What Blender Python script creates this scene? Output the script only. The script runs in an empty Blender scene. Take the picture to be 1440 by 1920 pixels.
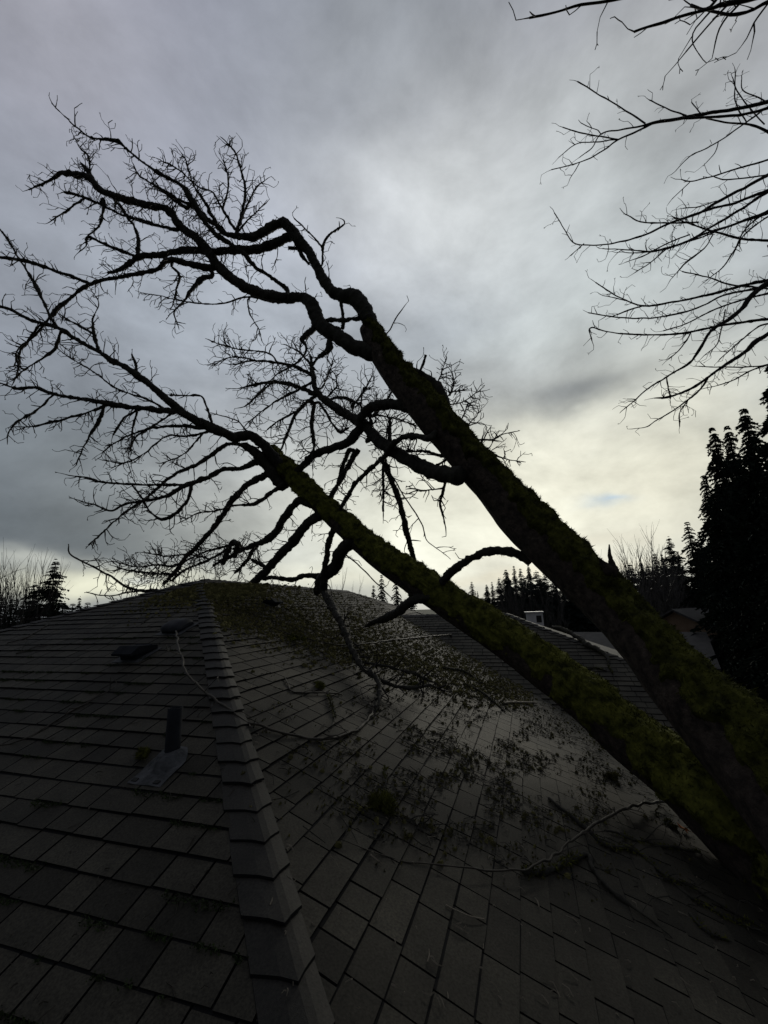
import bpy, math, random
import numpy as np
from mathutils import Vector, Matrix
random.seed(7); rng = np.random.default_rng(11)
S = bpy.context.scene
COL = S.collection

# ------------------------------------------------------------------ camera
F, YAW, PITCH, ROLL = 782.3, 0.31214, 0.23046, -0.03295      # focal length in pixels of a 1440 x 1920 frame
SL = 0.4026                                                  # roof slope
FW = np.array([-math.sin(YAW)*math.cos(PITCH), math.cos(YAW)*math.cos(PITCH), math.sin(PITCH)])
_rt = np.array([math.cos(YAW), math.sin(YAW), 0.0]); _up = np.cross(_rt, FW)
RT = _rt*math.cos(ROLL)+_up*math.sin(ROLL); UP = -_rt*math.sin(ROLL)+_up*math.cos(ROLL)
cam = bpy.data.cameras.new('camera'); camo = bpy.data.objects.new('camera', cam); COL.objects.link(camo)
m = Matrix.Identity(4)
for i in range(3):
    m[i][0] = RT[i]; m[i][1] = UP[i]; m[i][2] = -FW[i]
camo.matrix_world = m
cam.sensor_fit = 'VERTICAL'; cam.sensor_height = 36.0; cam.lens = 36.0*F/1920.0
cam.clip_start = 0.05; cam.clip_end = 6000
S.camera = camo

def ray(x, y): return FW+RT*((x-720)/F)-UP*((y-960)/F)
def P(x, y, d): return ray(x, y)*d
def azel(x, y):
    d = ray(x, y); d = d/np.linalg.norm(d)
    return math.atan2(d[0], d[1]), math.asin(d[2])

# ------------------------------------------------------------------ world
S.view_settings.view_transform = 'Standard'; S.view_settings.look = 'None'
S.view_settings.exposure = 0.0; S.view_settings.gamma = 1.0
W = bpy.data.worlds.new('World'); S.world = W; W.use_nodes = True
nt = W.node_tree; nt.nodes.clear()
SUN_AZ, SUN_EL = azel(985, 900)
def N(t, **kw):
    n = nt.nodes.new(t)
    for k, v in kw.items(): setattr(n, k, v)
    return n
def M(op, a, b=None, c=None):
    n = N('ShaderNodeMath', operation=op)
    for i, v in enumerate((a, b, c)):
        if v is None: continue
        if isinstance(v, (int, float)): n.inputs[i].default_value = v
        else: nt.links.new(v, n.inputs[i])
    return n.outputs[0]
tc = N('ShaderNodeTexCoord')
def wnoise(scale, detail, rough, stretch=(1, 1, 1), loc=(0, 0, 0), dist=0.0):
    mp = N('ShaderNodeMapping'); mp.inputs['Scale'].default_value = stretch; mp.inputs['Location'].default_value = loc
    nt.links.new(tc.outputs['Generated'], mp.inputs['Vector'])
    n = N('ShaderNodeTexNoise'); n.inputs['Scale'].default_value = scale; n.inputs['Detail'].default_value = detail
    n.inputs['Roughness'].default_value = rough; n.inputs['Distortion'].default_value = dist
    nt.links.new(mp.outputs[0], n.inputs['Vector']); return n
nz = wnoise(2.6, 4, 0.55, (1, 1, 2.0))
# the direction looked in, pushed about by noise so that the cloud edges are ragged
sub = N('ShaderNodeVectorMath', operation='SUBTRACT'); nt.links.new(nz.outputs['Color'], sub.inputs[0]); sub.inputs[1].default_value = (.5, .5, .5)
scl = N('ShaderNodeVectorMath', operation='MULTIPLY'); nt.links.new(sub.outputs[0], scl.inputs[0]); scl.inputs[1].default_value = (.24, .24, .16)
add = N('ShaderNodeVectorMath', operation='ADD'); nt.links.new(scl.outputs[0], add.inputs[0]); nt.links.new(tc.outputs['Generated'], add.inputs[1])
nrm = N('ShaderNodeVectorMath', operation='NORMALIZE'); nt.links.new(add.outputs[0], nrm.inputs[0])
sep = N('ShaderNodeSeparateXYZ'); nt.links.new(nrm.outputs[0], sep.inputs[0])
AZ = M('ARCTAN2', sep.outputs[0], sep.outputs[1]); EL = M('ARCSINE', sep.outputs[2])
def lin(c):
    return tuple(((v/255)/12.92 if v/255 <= .04045 else (((v/255)+.055)/1.055)**2.4) for v in c)+(1.0,)
def mix(fac, a, b):
    n = N('ShaderNodeMix', data_type='RGBA')
    if isinstance(fac, float): n.inputs[0].default_value = fac
    else: nt.links.new(fac, n.inputs[0])
    for i, v in ((6, a), (7, b)):
        if isinstance(v, tuple): n.inputs[i].default_value = v
        else: nt.links.new(v, n.inputs[i])
    return n.outputs[2]
ramp = N('ShaderNodeValToRGB'); el01 = M('MULTIPLY_ADD', EL, 1/1.5708, 0.0)
nt.links.new(el01, ramp.inputs[0])
e = ramp.color_ramp.elements
e[0].position = 0.0; e[0].color = lin((128, 134, 140)); e[1].position = 1.0; e[1].color = lin((120, 122, 134))
for p_, c_ in ((.12, (116, 124, 133)), (.3, (132, 138, 149)), (.55, (142, 144, 157))):
    q = ramp.color_ramp.elements.new(p_); q.color = lin(c_)
sky = ramp.outputs[0]
# cloud masses: (px, py of the centre, half width and half height in pixels, turn, colour, weight)
BLOBS = [
 (60, 60, 360, 260, (156, 156, 165), .9), (720, 40, 330, 200, (126, 132, 142), .9), (1320, 100, 360, 260, (170, 171, 173), .9),
 (330, 330, 300, 170, (146, 150, 163), .7), (620, 260, 300, 160, (142, 147, 157), .8), (1080, 260, 260, 180, (166, 170, 173), .7),
 (860, 440, 280, 300, (216, 220, 221), .9), (1180, 480, 330, 260, (186, 193, 193), .8),
 (480, 620, 360, 190, (184, 192, 202), .8), (230, 620, 240, 150, (158, 166, 176), .6), (60, 470, 240, 160, (150, 156, 166), .5),
 (60, 850, 420, 150, (116, 124, 131), .9), (150, 990, 430, 80, (88, 96, 103), .95),
 (620, 880, 240, 150, (178, 184, 190), .7), (1000, 660, 260, 130, (196, 204, 204), .7), (1250, 690, 260, 130, (206, 211, 207), .7),
 (900, 980, 500, 170, (232, 233, 218), 1.0), (1000, 930, 380, 130, (248, 248, 230), 1.0), (1260, 900, 240, 140, (232, 230, 211), .9),
 (1080, 748, 125, 40, (134, 139, 141), .9), (800, 640, 120, 90, (166, 174, 182), .55), (930, 720, 150, 60, (170, 175, 178), .5),
 (1140, 815, 220, 28, (228, 228, 214), .6),
 (190, 1088, 250, 30, (236, 236, 212), 1.0), (30, 1040, 130, 14, (206, 209, 200), .7), (640, 1075, 150, 28, (232, 232, 214), .8),
 (1090, 1010, 190, 14, (226, 222, 204), .6), (1010, 1065, 260, 14, (226, 220, 198), .6),
 (1140, 944, 46, 9, (182, 206, 226), .75), (270, 1080, 60, 10, (160, 166, 170), .6)]
for px, py, hw, hh, c, wt in BLOBS:
    a0, e0 = azel(px, py); al, el_ = azel(px-hw, py); ar, er = azel(px+hw, py); at_, et = azel(px, py-hh); ab, eb = azel(px, py+hh)
    sa = max(abs(ar-al)/2, .01); se = max(abs(et-eb)/2, .008)
    u_ = M('MULTIPLY', M('SUBTRACT', AZ, a0), 1/sa); v_ = M('MULTIPLY', M('SUBTRACT', EL, e0), 1/se)
    r2 = M('ADD', M('MULTIPLY', u_, u_), M('MULTIPLY', v_, v_))
    g = M('MULTIPLY', M('EXPONENT', M('MULTIPLY', r2, -1.0)), wt)
    sky = mix(g, sky, lin(c))
n2 = wnoise(4.2, 8, 0.6, (1, 1, 1.7), (3, 1, 2), .2); n3 = wnoise(1.9, 3, 0.5, (1, 1, 1.4), (7, 4, 2), .1)
bri = M('ADD', M('MULTIPLY_ADD', n2.outputs['Fac'], 1.2, .43), M('MULTIPLY_ADD', n3.outputs['Fac'], .55, -.275))
sp2 = N('ShaderNodeSeparateXYZ'); nt.links.new(tc.outputs['Generated'], sp2.inputs[0])
bk = N('ShaderNodeMapRange'); bk.interpolation_type = 'SMOOTHSTEP'; nt.links.new(M('ADD', sp2.outputs[1], M('MULTIPLY', sp2.outputs[0], -.25)), bk.inputs[0])
bk.inputs[1].default_value = -.5; bk.inputs[2].default_value = .35; bk.inputs[3].default_value = .50; bk.inputs[4].default_value = 1.0   # unseen sky behind the viewer dimmed, added to darken the foreground
bri = M('MULTIPLY', bri, bk.outputs[0])
hs = N('ShaderNodeVectorMath', operation='SCALE'); nt.links.new(sky, hs.inputs[0]); nt.links.new(bri, hs.inputs['Scale'])
nish = N('ShaderNodeTexSky'); nish.sky_type = 'NISHITA'; nish.sun_disc = False
nish.sun_elevation = SUN_EL; nish.sun_rotation = SUN_AZ
ns = N('ShaderNodeVectorMath', operation='SCALE'); nt.links.new(nish.outputs[0], ns.inputs[0]); ns.inputs['Scale'].default_value = .05
fin = mix(0.97, ns.outputs[0], hs.outputs[0])
bg = N('ShaderNodeBackground'); bg.inputs['Strength'].default_value = 1.0
nt.links.new(fin, bg.inputs['Color'])
wo = N('ShaderNodeOutputWorld'); nt.links.new(bg.outputs[0], wo.inputs[0])

sl = bpy.data.lights.new('sun', 'SUN'); sl.energy = 1.1; sl.angle = math.radians(14); sl.color = (1, .95, .82)
so = bpy.data.objects.new('sun', sl); COL.objects.link(so)
sd = Vector((math.sin(SUN_AZ)*math.cos(SUN_EL), math.cos(SUN_AZ)*math.cos(SUN_EL), math.sin(SUN_EL)))
so.rotation_euler = sd.to_track_quat('Z', 'Y').to_euler()

# ------------------------------------------------------------------ helpers
def tag(o, label=None, cat=None, group=None, kind=None):
    if label: o['label'] = label
    if cat: o['category'] = cat
    if group: o['group'] = group
    if kind: o['kind'] = kind
    return o
def empty(name, loc=(0, 0, 0)):
    o = bpy.data.objects.new(name, None); COL.objects.link(o); o.location = tuple(float(v) for v in loc); o.empty_display_size = .2
    return o
class MB:
    def __init__(s): s.v = []; s.q = []; s.t = []; s.n = 0; s.qm = []; s.tm = []
    def add(s, v, q=None, t=None, qm=None, tm=None):
        v = np.asarray(v, float)
        if q is not None and len(q): s.q.append(np.asarray(q, int)+s.n); s.qm.append(np.zeros(len(q), int) if qm is None else np.asarray(qm))
        if t is not None and len(t): s.t.append(np.asarray(t, int)+s.n); s.tm.append(np.zeros(len(t), int) if tm is None else np.asarray(tm))
        s.v.append(v); s.n += len(v)
    def build(s, name, mat, parent=None, smooth=False, mat2=None):
        me = bpy.data.meshes.new(name)
        V = np.concatenate(s.v) if s.v else np.zeros((0, 3))
        if parent is not None:
            V = V-np.array(WORLD.get(parent.name, parent.location[:]))
        Q = np.concatenate(s.q) if s.q else np.zeros((0, 4), int); T = np.concatenate(s.t) if s.t else np.zeros((0, 3), int)
        me.vertices.add(len(V)); me.vertices.foreach_set('co', V.astype(np.float32).ravel())
        me.loops.add(Q.size+T.size); me.loops.foreach_set('vertex_index', np.concatenate([Q.ravel(), T.ravel()]).astype(np.int32))
        me.polygons.add(len(Q)+len(T))
        st = np.concatenate([np.arange(len(Q))*4, Q.size+np.arange(len(T))*3]).astype(np.int32)
        me.polygons.foreach_set('loop_start', st)
        me.polygons.foreach_set('use_smooth', np.full(len(Q)+len(T), bool(smooth)))
        me.materials.append(mat)
        if mat2 is not None:
            me.materials.append(mat2); me.polygons.foreach_set('material_index', np.concatenate(s.qm+s.tm).astype(np.int32))
        me.update(calc_edges=True)
        o = bpy.data.objects.new(name, me); COL.objects.link(o)
        if parent is not None:
            o.parent = parent; WORLD[o.name] = WORLD.get(parent.name, tuple(parent.location))
        return o
WORLD = {}
def hsh(i, j, k, s):
    n = (i*73856093) ^ (j*19349663) ^ (k*83492791) ^ (s*2654435761 % 2147483647)
    n = (n ^ (n >> 13))*1274126177 & 0x7fffffff
    return ((n ^ (n >> 16)) & 0xffff)/65535.0
def vn(p, s=0):
    p = np.asarray(p, float); i = np.floor(p).astype(np.int64); f = p-i; f = f*f*(3-2*f); r = 0
    for a in (0, 1):
        for b in (0, 1):
            for c in (0, 1):
                w = (f[..., 0] if a else 1-f[..., 0])*(f[..., 1] if b else 1-f[..., 1])*(f[..., 2] if c else 1-f[..., 2])
                r = r+w*hsh(i[..., 0]+a, i[..., 1]+b, i[..., 2]+c, s)
    return r
def unit(v): return v/(np.linalg.norm(v, axis=-1, keepdims=True)+1e-12)
def resample(pts, step, smooth=True):
    """pts: rows of x,y,z,r -> evenly spaced rows along a Catmull-Rom curve"""
    pts = np.asarray(pts, float)
    if smooth and len(pts) > 2:
        q = np.vstack([2*pts[0]-pts[1], pts, 2*pts[-1]-pts[-2]]); out = []
        for i in range(1, len(q)-2):
            t = np.linspace(0, 1, 9)[:-1, None]
            p0, p1, p2, p3 = q[i-1], q[i], q[i+1], q[i+2]
            out.append(.5*((2*p1)+(-p0+p2)*t+(2*p0-5*p1+4*p2-p3)*t**2+(-p0+3*p1-3*p2+p3)*t**3))
        out.append(pts[-1:]); pts = np.vstack(out)
    d = np.r_[0, np.cumsum(np.linalg.norm(np.diff(pts[:, :3], axis=0), axis=1))]
    n = max(2, int(d[-1]/step)+1); t = np.linspace(0, d[-1], n)
    r = np.stack([np.interp(t, d, pts[:, k]) for k in range(4)], 1)
    r[:, 3] = np.maximum(r[:, 3], .0015)
    return r
def frames(c):
    T = unit(np.gradient(c, axis=0)); a = np.array([0, 0, 1.0]) if abs(T[0, 2]) < .9 else np.array([1.0, 0, 0])
    u = unit(np.cross(a, T[0])); U = []
    for t in T:
        u = unit(u-t*(u@t)); U.append(u)
    U = np.array(U); return T, U, np.cross(T, U)
def tube(mb, pts, n=5, step=None, disp=None, cap=True):
    """pts rows x,y,z,r"""
    p = resample(pts, step) if step else np.asarray(pts, float)
    T, U, V = frames(p[:, :3]); a = np.arange(n)/n*2*np.pi
    dirn = U[:, None]*np.cos(a)[None, :, None]+V[:, None]*np.sin(a)[None, :, None]
    r = np.repeat(p[:, 3][:, None], n, 1)
    if disp is not None: r = disp(p, dirn, r)
    v = p[:, None, :3]+dirn*r[..., None]; k = len(p)
    i = np.arange(k-1)[:, None]*n; j = np.arange(n)[None]; j2 = (j+1) % n
    q = np.stack([i+j, i+j2, i+n+j2, i+n+j], -1).reshape(-1, 4)
    vv = v.reshape(-1, 3)
    if cap:
        vv = np.vstack([vv, p[0, :3], p[-1, :3]]); b0, b1 = k*n, k*n+1
        jj = np.arange(n); t = np.vstack([np.stack([np.full(n, b0), (jj+1) % n, jj], 1), np.stack([np.full(n, b1), (k-1)*n+jj, (k-1)*n+(jj+1) % n], 1)])
        mb.add(vv, q, t)
    else: mb.add(vv, q)
    return p, v, dirn
def blades(mb, pos, nor, length, width, spread=.6):
    """thin upright leaves (two triangles' worth of moss frond) at pos"""
    k = len(pos); d = unit(nor+rng.normal(0, spread, (k, 3))); s = unit(np.cross(d, rng.normal(0, 1, (k, 3))))
    L = (length*rng.uniform(.5, 1.4, k))[:, None] if np.isscalar(length) else (length*rng.uniform(.5, 1.4, k))[:, None]
    w = width*rng.uniform(.6, 1.3, k)[:, None]
    bend = rng.normal(0, .3, (k, 3))*L
    v = np.stack([pos-s*w, pos+s*w, pos+d*L+bend], 1).reshape(-1, 3)
    mb.add(v, t=np.arange(3*k).reshape(-1, 3))
def box(mb, c, sx, sy, sz, X=(1, 0, 0), Y=(0, 1, 0), Z=(0, 0, 1), taper=1.0):
    X, Y, Z, c = map(lambda a: np.array(a, float), (X, Y, Z, c)); v = []
    for z in (0, 1):
        k = 1 if z == 0 else taper
        for a, b in ((-1, -1), (1, -1), (1, 1), (-1, 1)): v.append(c+X*a*sx/2*k+Y*b*sy/2*k+Z*z*sz)
    mb.add(v, [[0, 3, 2, 1], [4, 5, 6, 7], [0, 1, 5, 4], [1, 2, 6, 5], [2, 3, 7, 6], [3, 0, 4, 7]])

# ------------------------------------------------------------------ materials
def material(name, c1, c2, scale=8, rough=.9, bump=.3, bscale=60, spec=.3, island=0.0, detail=6, stretch=None, bdist=.01, sheen=0, c3=None, trans=0, speck=0):
    mt = bpy.data.materials.new(name); mt.use_nodes = True; t = mt.node_tree; b = t.nodes['Principled BSDF']
    tcn = t.nodes.new('ShaderNodeTexCoord'); src = tcn.outputs['Object']
    if stretch:
        mp = t.nodes.new('ShaderNodeMapping'); mp.inputs['Scale'].default_value = stretch; t.links.new(src, mp.inputs[0]); src = mp.outputs[0]
    n = t.nodes.new('ShaderNodeTexNoise'); n.inputs['Scale'].default_value = scale; n.inputs['Detail'].default_value = detail; n.inputs['Roughness'].default_value = .65
    t.links.new(src, n.inputs['Vector'])
    r = t.nodes.new('ShaderNodeValToRGB'); t.links.new(n.outputs['Fac'], r.inputs[0])
    r.color_ramp.elements[0].position = .35; r.color_ramp.elements[1].position = .68
    r.color_ramp.elements[0].color = (*c1, 1); r.color_ramp.elements[1].color = (*c2, 1)
    if c3:
        q = r.color_ramp.elements.new(.9); q.color = (*c3, 1)
    colr = r.outputs[0]
    if island:
        g = t.nodes.new('ShaderNodeNewGeometry'); mr = t.nodes.new('ShaderNodeMapRange'); t.links.new(g.outputs['Random Per Island'], mr.inputs[0])
        mr.inputs[3].default_value = 1-island; mr.inputs[4].default_value = 1+island
        vm = t.nodes.new('ShaderNodeVectorMath'); vm.operation = 'SCALE'; t.links.new(colr, vm.inputs[0]); t.links.new(mr.outputs[0], vm.inputs['Scale']); colr = vm.outputs[0]
    if speck:
        for sc_, am_ in ((110, speck), (1.1, speck*.6)):
            ng = t.nodes.new('ShaderNodeTexNoise'); ng.inputs['Scale'].default_value = sc_; ng.inputs['Detail'].default_value = 3; t.links.new(src, ng.inputs['Vector'])
            mg = t.nodes.new('ShaderNodeMapRange'); t.links.new(ng.outputs['Fac'], mg.inputs[0]); mg.inputs[1].default_value = .3; mg.inputs[2].default_value = .7; mg.inputs[3].default_value = 1-am_; mg.inputs[4].default_value = 1+am_
            vg = t.nodes.new('ShaderNodeVectorMath'); vg.operation = 'SCALE'; t.links.new(colr, vg.inputs[0]); t.links.new(mg.outputs[0], vg.inputs['Scale']); colr = vg.outputs[0]
    t.links.new(colr, b.inputs['Base Color'])
    b.inputs['Roughness'].default_value = rough; b.inputs['Specular IOR Level'].default_value = spec
    if bump:
        n2 = t.nodes.new('ShaderNodeTexNoise'); n2.inputs['Scale'].default_value = bscale; n2.inputs['Detail'].default_value = 8; n2.inputs['Roughness'].default_value = .7
        t.links.new(src, n2.inputs['Vector'])
        bp = t.nodes.new('ShaderNodeBump'); bp.inputs['Strength'].default_value = bump; bp.inputs['Distance'].default_value = bdist
        t.links.new(n2.outputs['Fac'], bp.inputs['Height']); t.links.new(bp.outputs[0], b.inputs['Normal'])
    if trans: b.inputs['Transmission Weight'].default_value = trans
    return mt
m_shingle = material('shingle', (.024, .0218, .016), (.044, .040, .029), 3.0, .78, .8, 380, .15, .34, bdist=.002, speck=.38)
m_cap = material('cap_shingle', (.015, .0138, .0105), (.026, .0235, .0185), 4, .72, .8, 380, .22, .2, bdist=.002, speck=.38)
m_edge_shade = material('cut_edge_shade', (.006, .006, .006), (.010, .010, .010), 5, .95, 0, spec=.1)  # black asphalt edges, also the painted shadow strip below each butt
m_under = material('roof_felt', (.012, .012, .011), (.02, .02, .018), 5)
m_bark = material('bark', (.018, .013, .009), (.10, .076, .058), 12, .9, 1.0, 30, .3, bdist=.05, c3=(.34, .30, .26))
m_limb = material('limb_bark', (.016, .015, .012), (.045, .042, .032), 14, .9, .8, 60, .25, bdist=.01)
m_twig = material('twig_bark', (.012, .010, .009), (.026, .022, .019), 20, .85, 0)
m_pale = material('peeled_wood', (.10, .085, .06), (.22, .19, .14), 25, .75, .4, 90)
m_stick = material('bare_stick', (.018, .015, .010), (.048, .040, .028), 18, .7, .4, 90)
m_moss = material('moss', (.020, .022, .005), (.120, .122, .022), 8, 1.0, .8, 120, .1, .35, c3=(.13, .16, .03))
m_lichen = material('lichen', (.022, .026, .012), (.06, .068, .035), 30, 1.0, .8, 120, .1, .3)
m_litter = material('moss_litter', (.026, .025, .011), (.11, .10, .036), 9, 1.0, .6, 90, .1, .4)
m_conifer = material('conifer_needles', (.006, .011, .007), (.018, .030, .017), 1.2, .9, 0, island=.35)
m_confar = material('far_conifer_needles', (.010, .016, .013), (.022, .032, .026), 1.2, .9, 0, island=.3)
m_fartwig = material('far_twigs', (.035, .032, .03), (.07, .064, .058), 2, .95, 0)
m_vent = material('vent_metal', (.012, .0135, .016), (.026, .028, .032), 9, .7, .4, 60, .2)
m_pipe = material('pipe_plastic', (.008, .009, .011), (.018, .020, .023), 7, .9, .15, 60, .08)
m_flash = material('flashing', (.026, .027, .028), (.085, .088, .09), 14, .75, .6, 50, .2)
m_mat = material('dry_moss', (.045, .043, .017), (.15, .135, .05), 11, 1.0, .6, 90, .1, .45)
m_grass = material('ground', (.02, .028, .012), (.045, .05, .025), .4, 1, 0)
m_wall = material('brown_wall', (.13, .085, .055), (.19, .13, .085), 2, .9, 0)
m_white = material('white_paint', (.4, .4, .4), (.6, .6, .6), 2, .6, 0)
m_farroof = material('far_roof', (.028, .026, .025), (.05, .048, .046), 3, .8, .3, 30)
m_dark = material('dark_opening', (.01, .01, .01), (.016, .016, .016), 5, .5, 0)
m_asphalt = material('asphalt', (.04, .04, .04), (.06, .06, .06), 2, .8, 0)
m_car = material('car_paint', (.3, .32, .34), (.34, .36, .38), 2, .25, 0, spec=.6)
m_glass = material('dark_glass', (.02, .02, .025), (.03, .03, .035), 2, .1, 0, spec=.8)
m_leaf = material('orange_leaf', (.35, .10, .02), (.55, .22, .05), 40, .6, .3, 90)

# ------------------------------------------------------------------ setting
g = MB(); g.add([(-3000, -3000, -6.2), (3000, -3000, -6.2), (3000, 3000, -6.2), (-3000, 3000, -6.2)], [[0, 1, 2, 3]])
tag(g.build('ground', m_grass), kind='structure')

# ------------------------------------------------------------------ the roof
X0, Y0, Z0 = -0.0397, 0.6731, -1.4471                # a point on the near hip
E = .143; DZ = E*SL/math.sqrt(1+SL*SL); CS = 1/math.sqrt(1+SL*SL); SN = SL*CS
def hipx(z): return X0-(z-Z0)/SL
def hipy(z): return Y0+(z-Z0)/SL
KT, KB = 38, -16
ZR = Z0+KT*DZ; ZE = Z0+KB*DZ; XR = hipx(ZR); YR = hipy(ZR); XE = hipx(ZE)
RIDGE = 6.2; YB = YR+RIDGE
def z2(x): return Z0-SL*(x-X0)
def z1(y): return Z0+SL*(y-Y0)
VY, VX = 8.4, -.55; ZV = z2(VX)
def z3(y): return ZV+SL*(y-VY)
Z3R = -.17; Y3R = VY+(Z3R-ZV)/SL
def onroof(px, py, plane):
    d = ray(px, py)
    if plane == 1: t = (Z0-SL*Y0)/(d[2]-SL*d[1])
    elif plane == 2: t = (Z0+SL*X0)/(d[2]+SL*d[0])
    else: t = (ZV-SL*VY)/(d[2]-SL*d[1])
    return d*t
N1 = np.array([0, -SN, CS]); N2 = np.array([SN, 0, CS])
house = empty('house', (XR, YR, -6.2)); tag(house, 'house with a dark brown shingled hip roof under the fallen mossy tree', 'house')
def shingles(name, course, n_up, A, Bv, Nn, arange, kmin, kmax, seed):
    """course(k, b)->3D point of a=0 at slope distance b above course k; A along, Bv upslope, Nn normal; arange(k,b)->(lo,hi)"""
    r = random.Random(seed); mb = MB()
    for k in range(kmin, kmax):
        lo0, hi0 = arange(k, 0); lo1, hi1 = arange(k, 1.12)
        lo, hi = min(lo0, lo1), max(hi0, hi1); a = lo-r.uniform(0, .3); row = r.uniform(-.0025, .0025)
        while a < hi:
            w = r.choice((.15, .17, .2, .22, .25, .3))+r.uniform(-.01, .01); b = a+w
            th = .0100+r.uniform(-.0008, .0012); th2 = th+r.uniform(-.0008, .0008); gp = .0034+r.uniform(0, .0026); bj = row+r.uniform(-.004, .004); bj2 = bj+r.uniform(-.002, .002)
            a0, a1 = a+gp, b-gp; a = b
            q0 = min(max(a0, lo0), hi0); q1 = min(max(a1, lo0), hi0); q2 = min(max(a1, lo1), hi1); q3 = min(max(a0, lo1), hi1)
            if q1-q0 < .004 and q2-q3 < .004: continue
            def pt(aa, bb, nn): return course(k)+A*aa+Bv*bb+Nn*nn
            bt = E*1.12
            def wav(aa): return .0035*math.sin(aa*2.1+k*.9+seed)
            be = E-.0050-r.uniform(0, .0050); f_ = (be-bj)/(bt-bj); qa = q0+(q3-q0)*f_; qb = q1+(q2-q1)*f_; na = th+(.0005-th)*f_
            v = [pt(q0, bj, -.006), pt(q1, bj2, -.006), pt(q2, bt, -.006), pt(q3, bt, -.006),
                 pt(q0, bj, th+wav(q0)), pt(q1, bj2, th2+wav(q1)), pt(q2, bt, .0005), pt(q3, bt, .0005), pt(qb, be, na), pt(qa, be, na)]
            mb.add(v, [[4, 5, 8, 9], [9, 8, 6, 7], [0, 1, 5, 4], [1, 2, 6, 5], [3, 0, 4, 7]], qm=[0, 1, 1, 1, 1])  # second quad: dirt and butt-line shadow painted as a dark strip
    return mb.build(name, m_shingle, house, mat2=m_edge_shade)
U1 = np.array([0, CS, SN]); U2 = np.array([-CS, 0, SN])
# plane facing the camera: courses run along -x
def c1(k): z = Z0+k*DZ; return np.array([0, hipy(z), z])
def r1(k, b): z = Z0+(k+b)*DZ; return -hipx(z), -(2*XR-hipx(z))          # a = -x
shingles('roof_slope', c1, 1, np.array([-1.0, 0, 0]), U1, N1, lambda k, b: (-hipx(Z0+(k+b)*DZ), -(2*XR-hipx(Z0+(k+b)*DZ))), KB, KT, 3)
def r2(k, b):
    z = Z0+(k+b)*DZ; x = hipx(z); lo = hipy(z)
    if x > -3.35: hi = VY-(x-VX)
    else: hi = YB+(x-XR)
    return lo, hi
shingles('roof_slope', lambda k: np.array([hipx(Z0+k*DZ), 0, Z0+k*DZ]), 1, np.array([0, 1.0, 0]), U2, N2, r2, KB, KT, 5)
K3 = (Z0-ZV)/DZ
XH3 = -.5                                            # top of the wing's right hip
def c3(k): z = Z0+k*DZ; return np.array([0, VY+(z-ZV)/SL, z])
def r3(k, b):
    z = Z0+(k+b)*DZ; y = VY+(z-ZV)/SL
    return VX-(y-VY), XH3+(Z3R-z)/SL
k3t = int((Z3R-Z0)/DZ)+1
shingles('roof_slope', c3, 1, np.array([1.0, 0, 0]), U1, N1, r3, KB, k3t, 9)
# boards and felt under all slopes, and the slopes that face away
ub = MB(); o_ = -.012
XL = 2*XR-XE; YF = YB+(XE-XR)
def q4(*p): ub.add([(a, b, c+o_) for a, b, c in p], [[0, 1, 2, 3]])
q4((XE, hipy(ZE), ZE), (XR, YR, ZR), (XR, YR, ZR), (XL, hipy(ZE), ZE))
q4((XE, hipy(ZE), ZE), (XE, VY-(XE-VX), ZE), (-3.2, VY+2.65, z2(-3.2)), (XR, YR, ZR))
q4((XR, YR, ZR), (-3.2, VY+2.65, z2(-3.2)), (XR+1.88, YB+1.88, z2(XR+1.88)), (XR, YB, ZR))
q4((XL, hipy(ZE), ZE), (XR, YR, ZR), (XR, YB, ZR), (XL, YF, ZE))
q4((XL, YF, ZE), (XR, YB, ZR), (XR, YB, ZR), (XE, YF, ZE))
x3e = XH3+(Z3R-ZE)/SL; y3e = VY+(ZE-ZV)/SL
q4((XE, VY-(XE-VX), ZE), (x3e, y3e, ZE), (XH3, Y3R, Z3R), (-3.3, Y3R, Z3R))
q4((x3e, y3e, ZE), (x3e, 2*Y3R-y3e, ZE), (XH3, Y3R, Z3R), (XH3, Y3R, Z3R))
q4((-3.3, Y3R, Z3R), (XH3, Y3R, Z3R), (x3e, 2*Y3R-y3e, ZE), (-3.3, 2*Y3R-y3e, ZE))
ub.build('roof_deck', m_under, house)
wb = MB()
for (xa, ya, xb, yb) in ((XL+.5, hipy(ZE)+.5, XE-.5, YF-.5), (XE-.6, y3e+.5, x3e-.5, 2*Y3R-y3e-.5)):
    box(wb, ((xa+xb)/2, (ya+yb)/2, -6.2), xb-xa, yb-ya, 6.2+ZE-.12)
wb.build('wall', m_wall, house)
fb = MB()
box(fb, (XE+.03, (hipy(ZE)+y3e)/2, ZE-.2), .12, y3e-hipy(ZE), .14); box(fb, ((XL+XE)/2, hipy(ZE)-.03, ZE-.2), XE-XL, .12, .14)
box(fb, ((XE+x3e)/2+.1, y3e-.03, ZE-.2), x3e-XE, .12, .14)
fb.build('gutter', m_flash, house)
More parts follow.
